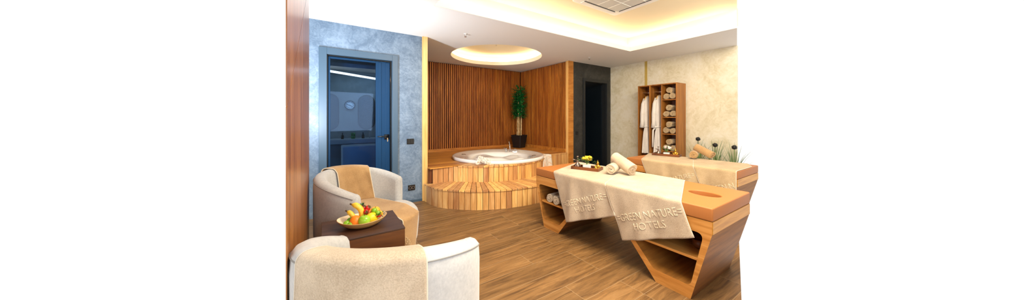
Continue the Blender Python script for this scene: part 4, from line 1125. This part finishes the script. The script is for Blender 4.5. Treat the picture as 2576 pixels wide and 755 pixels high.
def robe(label, yc, sgn, belt=True):
    t = thing('bath_robe', label, 'robe', (5.79, yc, 0))
    bm = bmesh.new(); rings = []; n = 40
    prof = [(1.775, .03, .022, 0), (1.74, .10, .030, 0), (1.66, .135, .050, .003), (1.5, .14, .058, .004), (1.3, .14, .056, .0), (1.16, .125, .040, -.004), (1.10, .12, .038, -.004), (1.0, .135, .052, .0), (.8, .145, .066, .006), (.6, .15, .078, .012), (.555, .15, .080, .012)]
    for z, hx, hy, dy in prof:
        ring = []
        for i in range(n):
            a = 2*PI*i/n; k = (1.78-z)/1.2; w_ = 1+.16*k*math.sin(a*9+z*3)
            ring.append(bm.verts.new((hx*math.cos(a)*w_, dy+hy*math.sin(a)*w_, z)))
        rings.append(ring)
    for a_, b_ in zip(rings, rings[1:]):
        for i in range(n): bm.faces.new((a_[i], a_[(i+1) % n], b_[(i+1) % n], b_[i]))
    bm.faces.new(rings[0][::-1])
    o = mesh_obj('robe_body', bm, M_robe, t, True)
    bm = bmesh.new(); tube(bm, [(-.10, .020*sgn, 1.72), (-.135, .030*sgn, 1.60), (-.145, .040*sgn, 1.40), (-.15, .040*sgn, 1.22), (-.15, .050*sgn, 1.10)], [.025, .040, .044, .040, .046], 14)
    mesh_obj('sleeve', bm, M_robe, t, True)
    bm = bmesh.new(); tube(bm, [(.128*math.cos(a), -.004+.044*math.sin(a), 1.12) for a in [2*PI*k/24 for k in range(24)]], .013, 8, True)
    if belt: tube(bm, [(-.13, .01, 1.12), (-.16, .05, 1.05), (-.155, .06, .80), (-.15, .065, .70)], [.016, .018, .016, .014], 8); ball(bm, (-.145, .01, 1.12), .026)
    mesh_obj('belt', bm, M_robe, t, True)
    bm = bmesh.new(); tube(bm, [(0, 0, 1.775), (0, 0, 1.83), (0, 0, 1.868)], .003, 6); mesh_obj('hanger_hook', bm, M_chrome, t)
    bm = bmesh.new(); tube(bm, [(-.17, -.03, 1.70), (-.08, 0, 1.76), (0, 0, 1.785), (.10, 0, 1.75)], .010, 8); mesh_obj('hanger', bm, M_maple, t, True)
robe('white bathrobe in the left compartment of the wardrobe', 3.262, 1, False)
robe('white belted bathrobe in the middle compartment of the wardrobe', 3.012, 1, True)
names = ['top', 'second', 'third', 'bottom']
seedc = 20
for k, z in enumerate((1.677, 1.327, .993, .649)):
    for dy, dz, pos in ((.064, .064, 'left'), (-.064, .064, 'right'), (.008, .178, 'upper')):
        place = 'towel roll lying on top of the pair' if pos == 'upper' else 'lower %s towel roll' % pos
        rolled_towel('rolled_towel', '%s on the %s towel shelf of the wardrobe' % (place, names[k]), (5.74, 2.742+dy, z+dz), (0, random.uniform(0, 6), PI/2), (.066 if pos == 'upper' else .063), .20, M_towel3, turns=3.2, seed=seedc, group=None); seedc += 1

# ------------------------------------------------------------ alliums and grass by the cream wall
def allium(label, x, y, h, n, seed):
    t = thing('allium_plant', label, 'plant', (x, y, 0)); rr = random.Random(seed)
    bm = bmesh.new(); lathe(bm, [(0, 0), (.09, 0), (.12, .22), (.105, .22), (.10, .18), (0, .18)], 20); mesh_obj('pot', bm, M_pot, t)
    bm = bmesh.new(); tube(bm, [(0, 0, .18), (.005, 0, h*.6), (0, 0, h)], .006, 6); mesh_obj('stem', bm, M_grass, t)
    bm = bmesh.new(); ball(bm, (0, 0, h), .036, seg=14)
    for k in range(140):
        v_ = Vector((rr.gauss(0, 1), rr.gauss(0, 1), rr.gauss(0, 1))).normalized(); s_ = v_.orthogonal().normalized()*.003
        c_ = Vector((0, 0, h)); bm.faces.new([bm.verts.new(q) for q in (c_+v_*.034+s_, c_+v_*.047, c_+v_*.034-s_)])
    mesh_obj('flower_head', bm, M_pot, t)
    bm = bmesh.new()
    for k in range(n):
        a = rr.random()*2*PI; rb = rr.uniform(0, .05); H_ = rr.uniform(.38, .86); ln = rr.uniform(.04, .30); wd = rr.uniform(.008, .016)
        base = Vector((rb*math.cos(a), rb*math.sin(a), .18)); out = Vector((math.cos(a)*.6, math.sin(a), 0)); sd = Vector((-math.sin(a), math.cos(a), 0))
        L_ = [bm.verts.new(base+out*ln*(u*u)+Vector((0, 0, H_*(u-.12*u*u)))+sd*wd*(1-u*.95)*sg) for u in (0, .25, .5, .75, 1) for sg in (-1, 1)]
        for i in range(4): bm.faces.new((L_[2*i], L_[2*i+1], L_[2*i+3], L_[2*i+2]))
    mesh_obj('grass_blades', bm, M_grass, t)
allium('grass clump with a dark round flower head nearest the wardrobe', 5.80, 2.299, .908, 46, 1)
allium('grass clump with a dark round flower head, middle one of the three', 5.80, 2.025, .817, 50, 2)
allium('grass clump with a dark round flower head farthest right by the cream wall', 5.80, 1.745, .80, 46, 3)
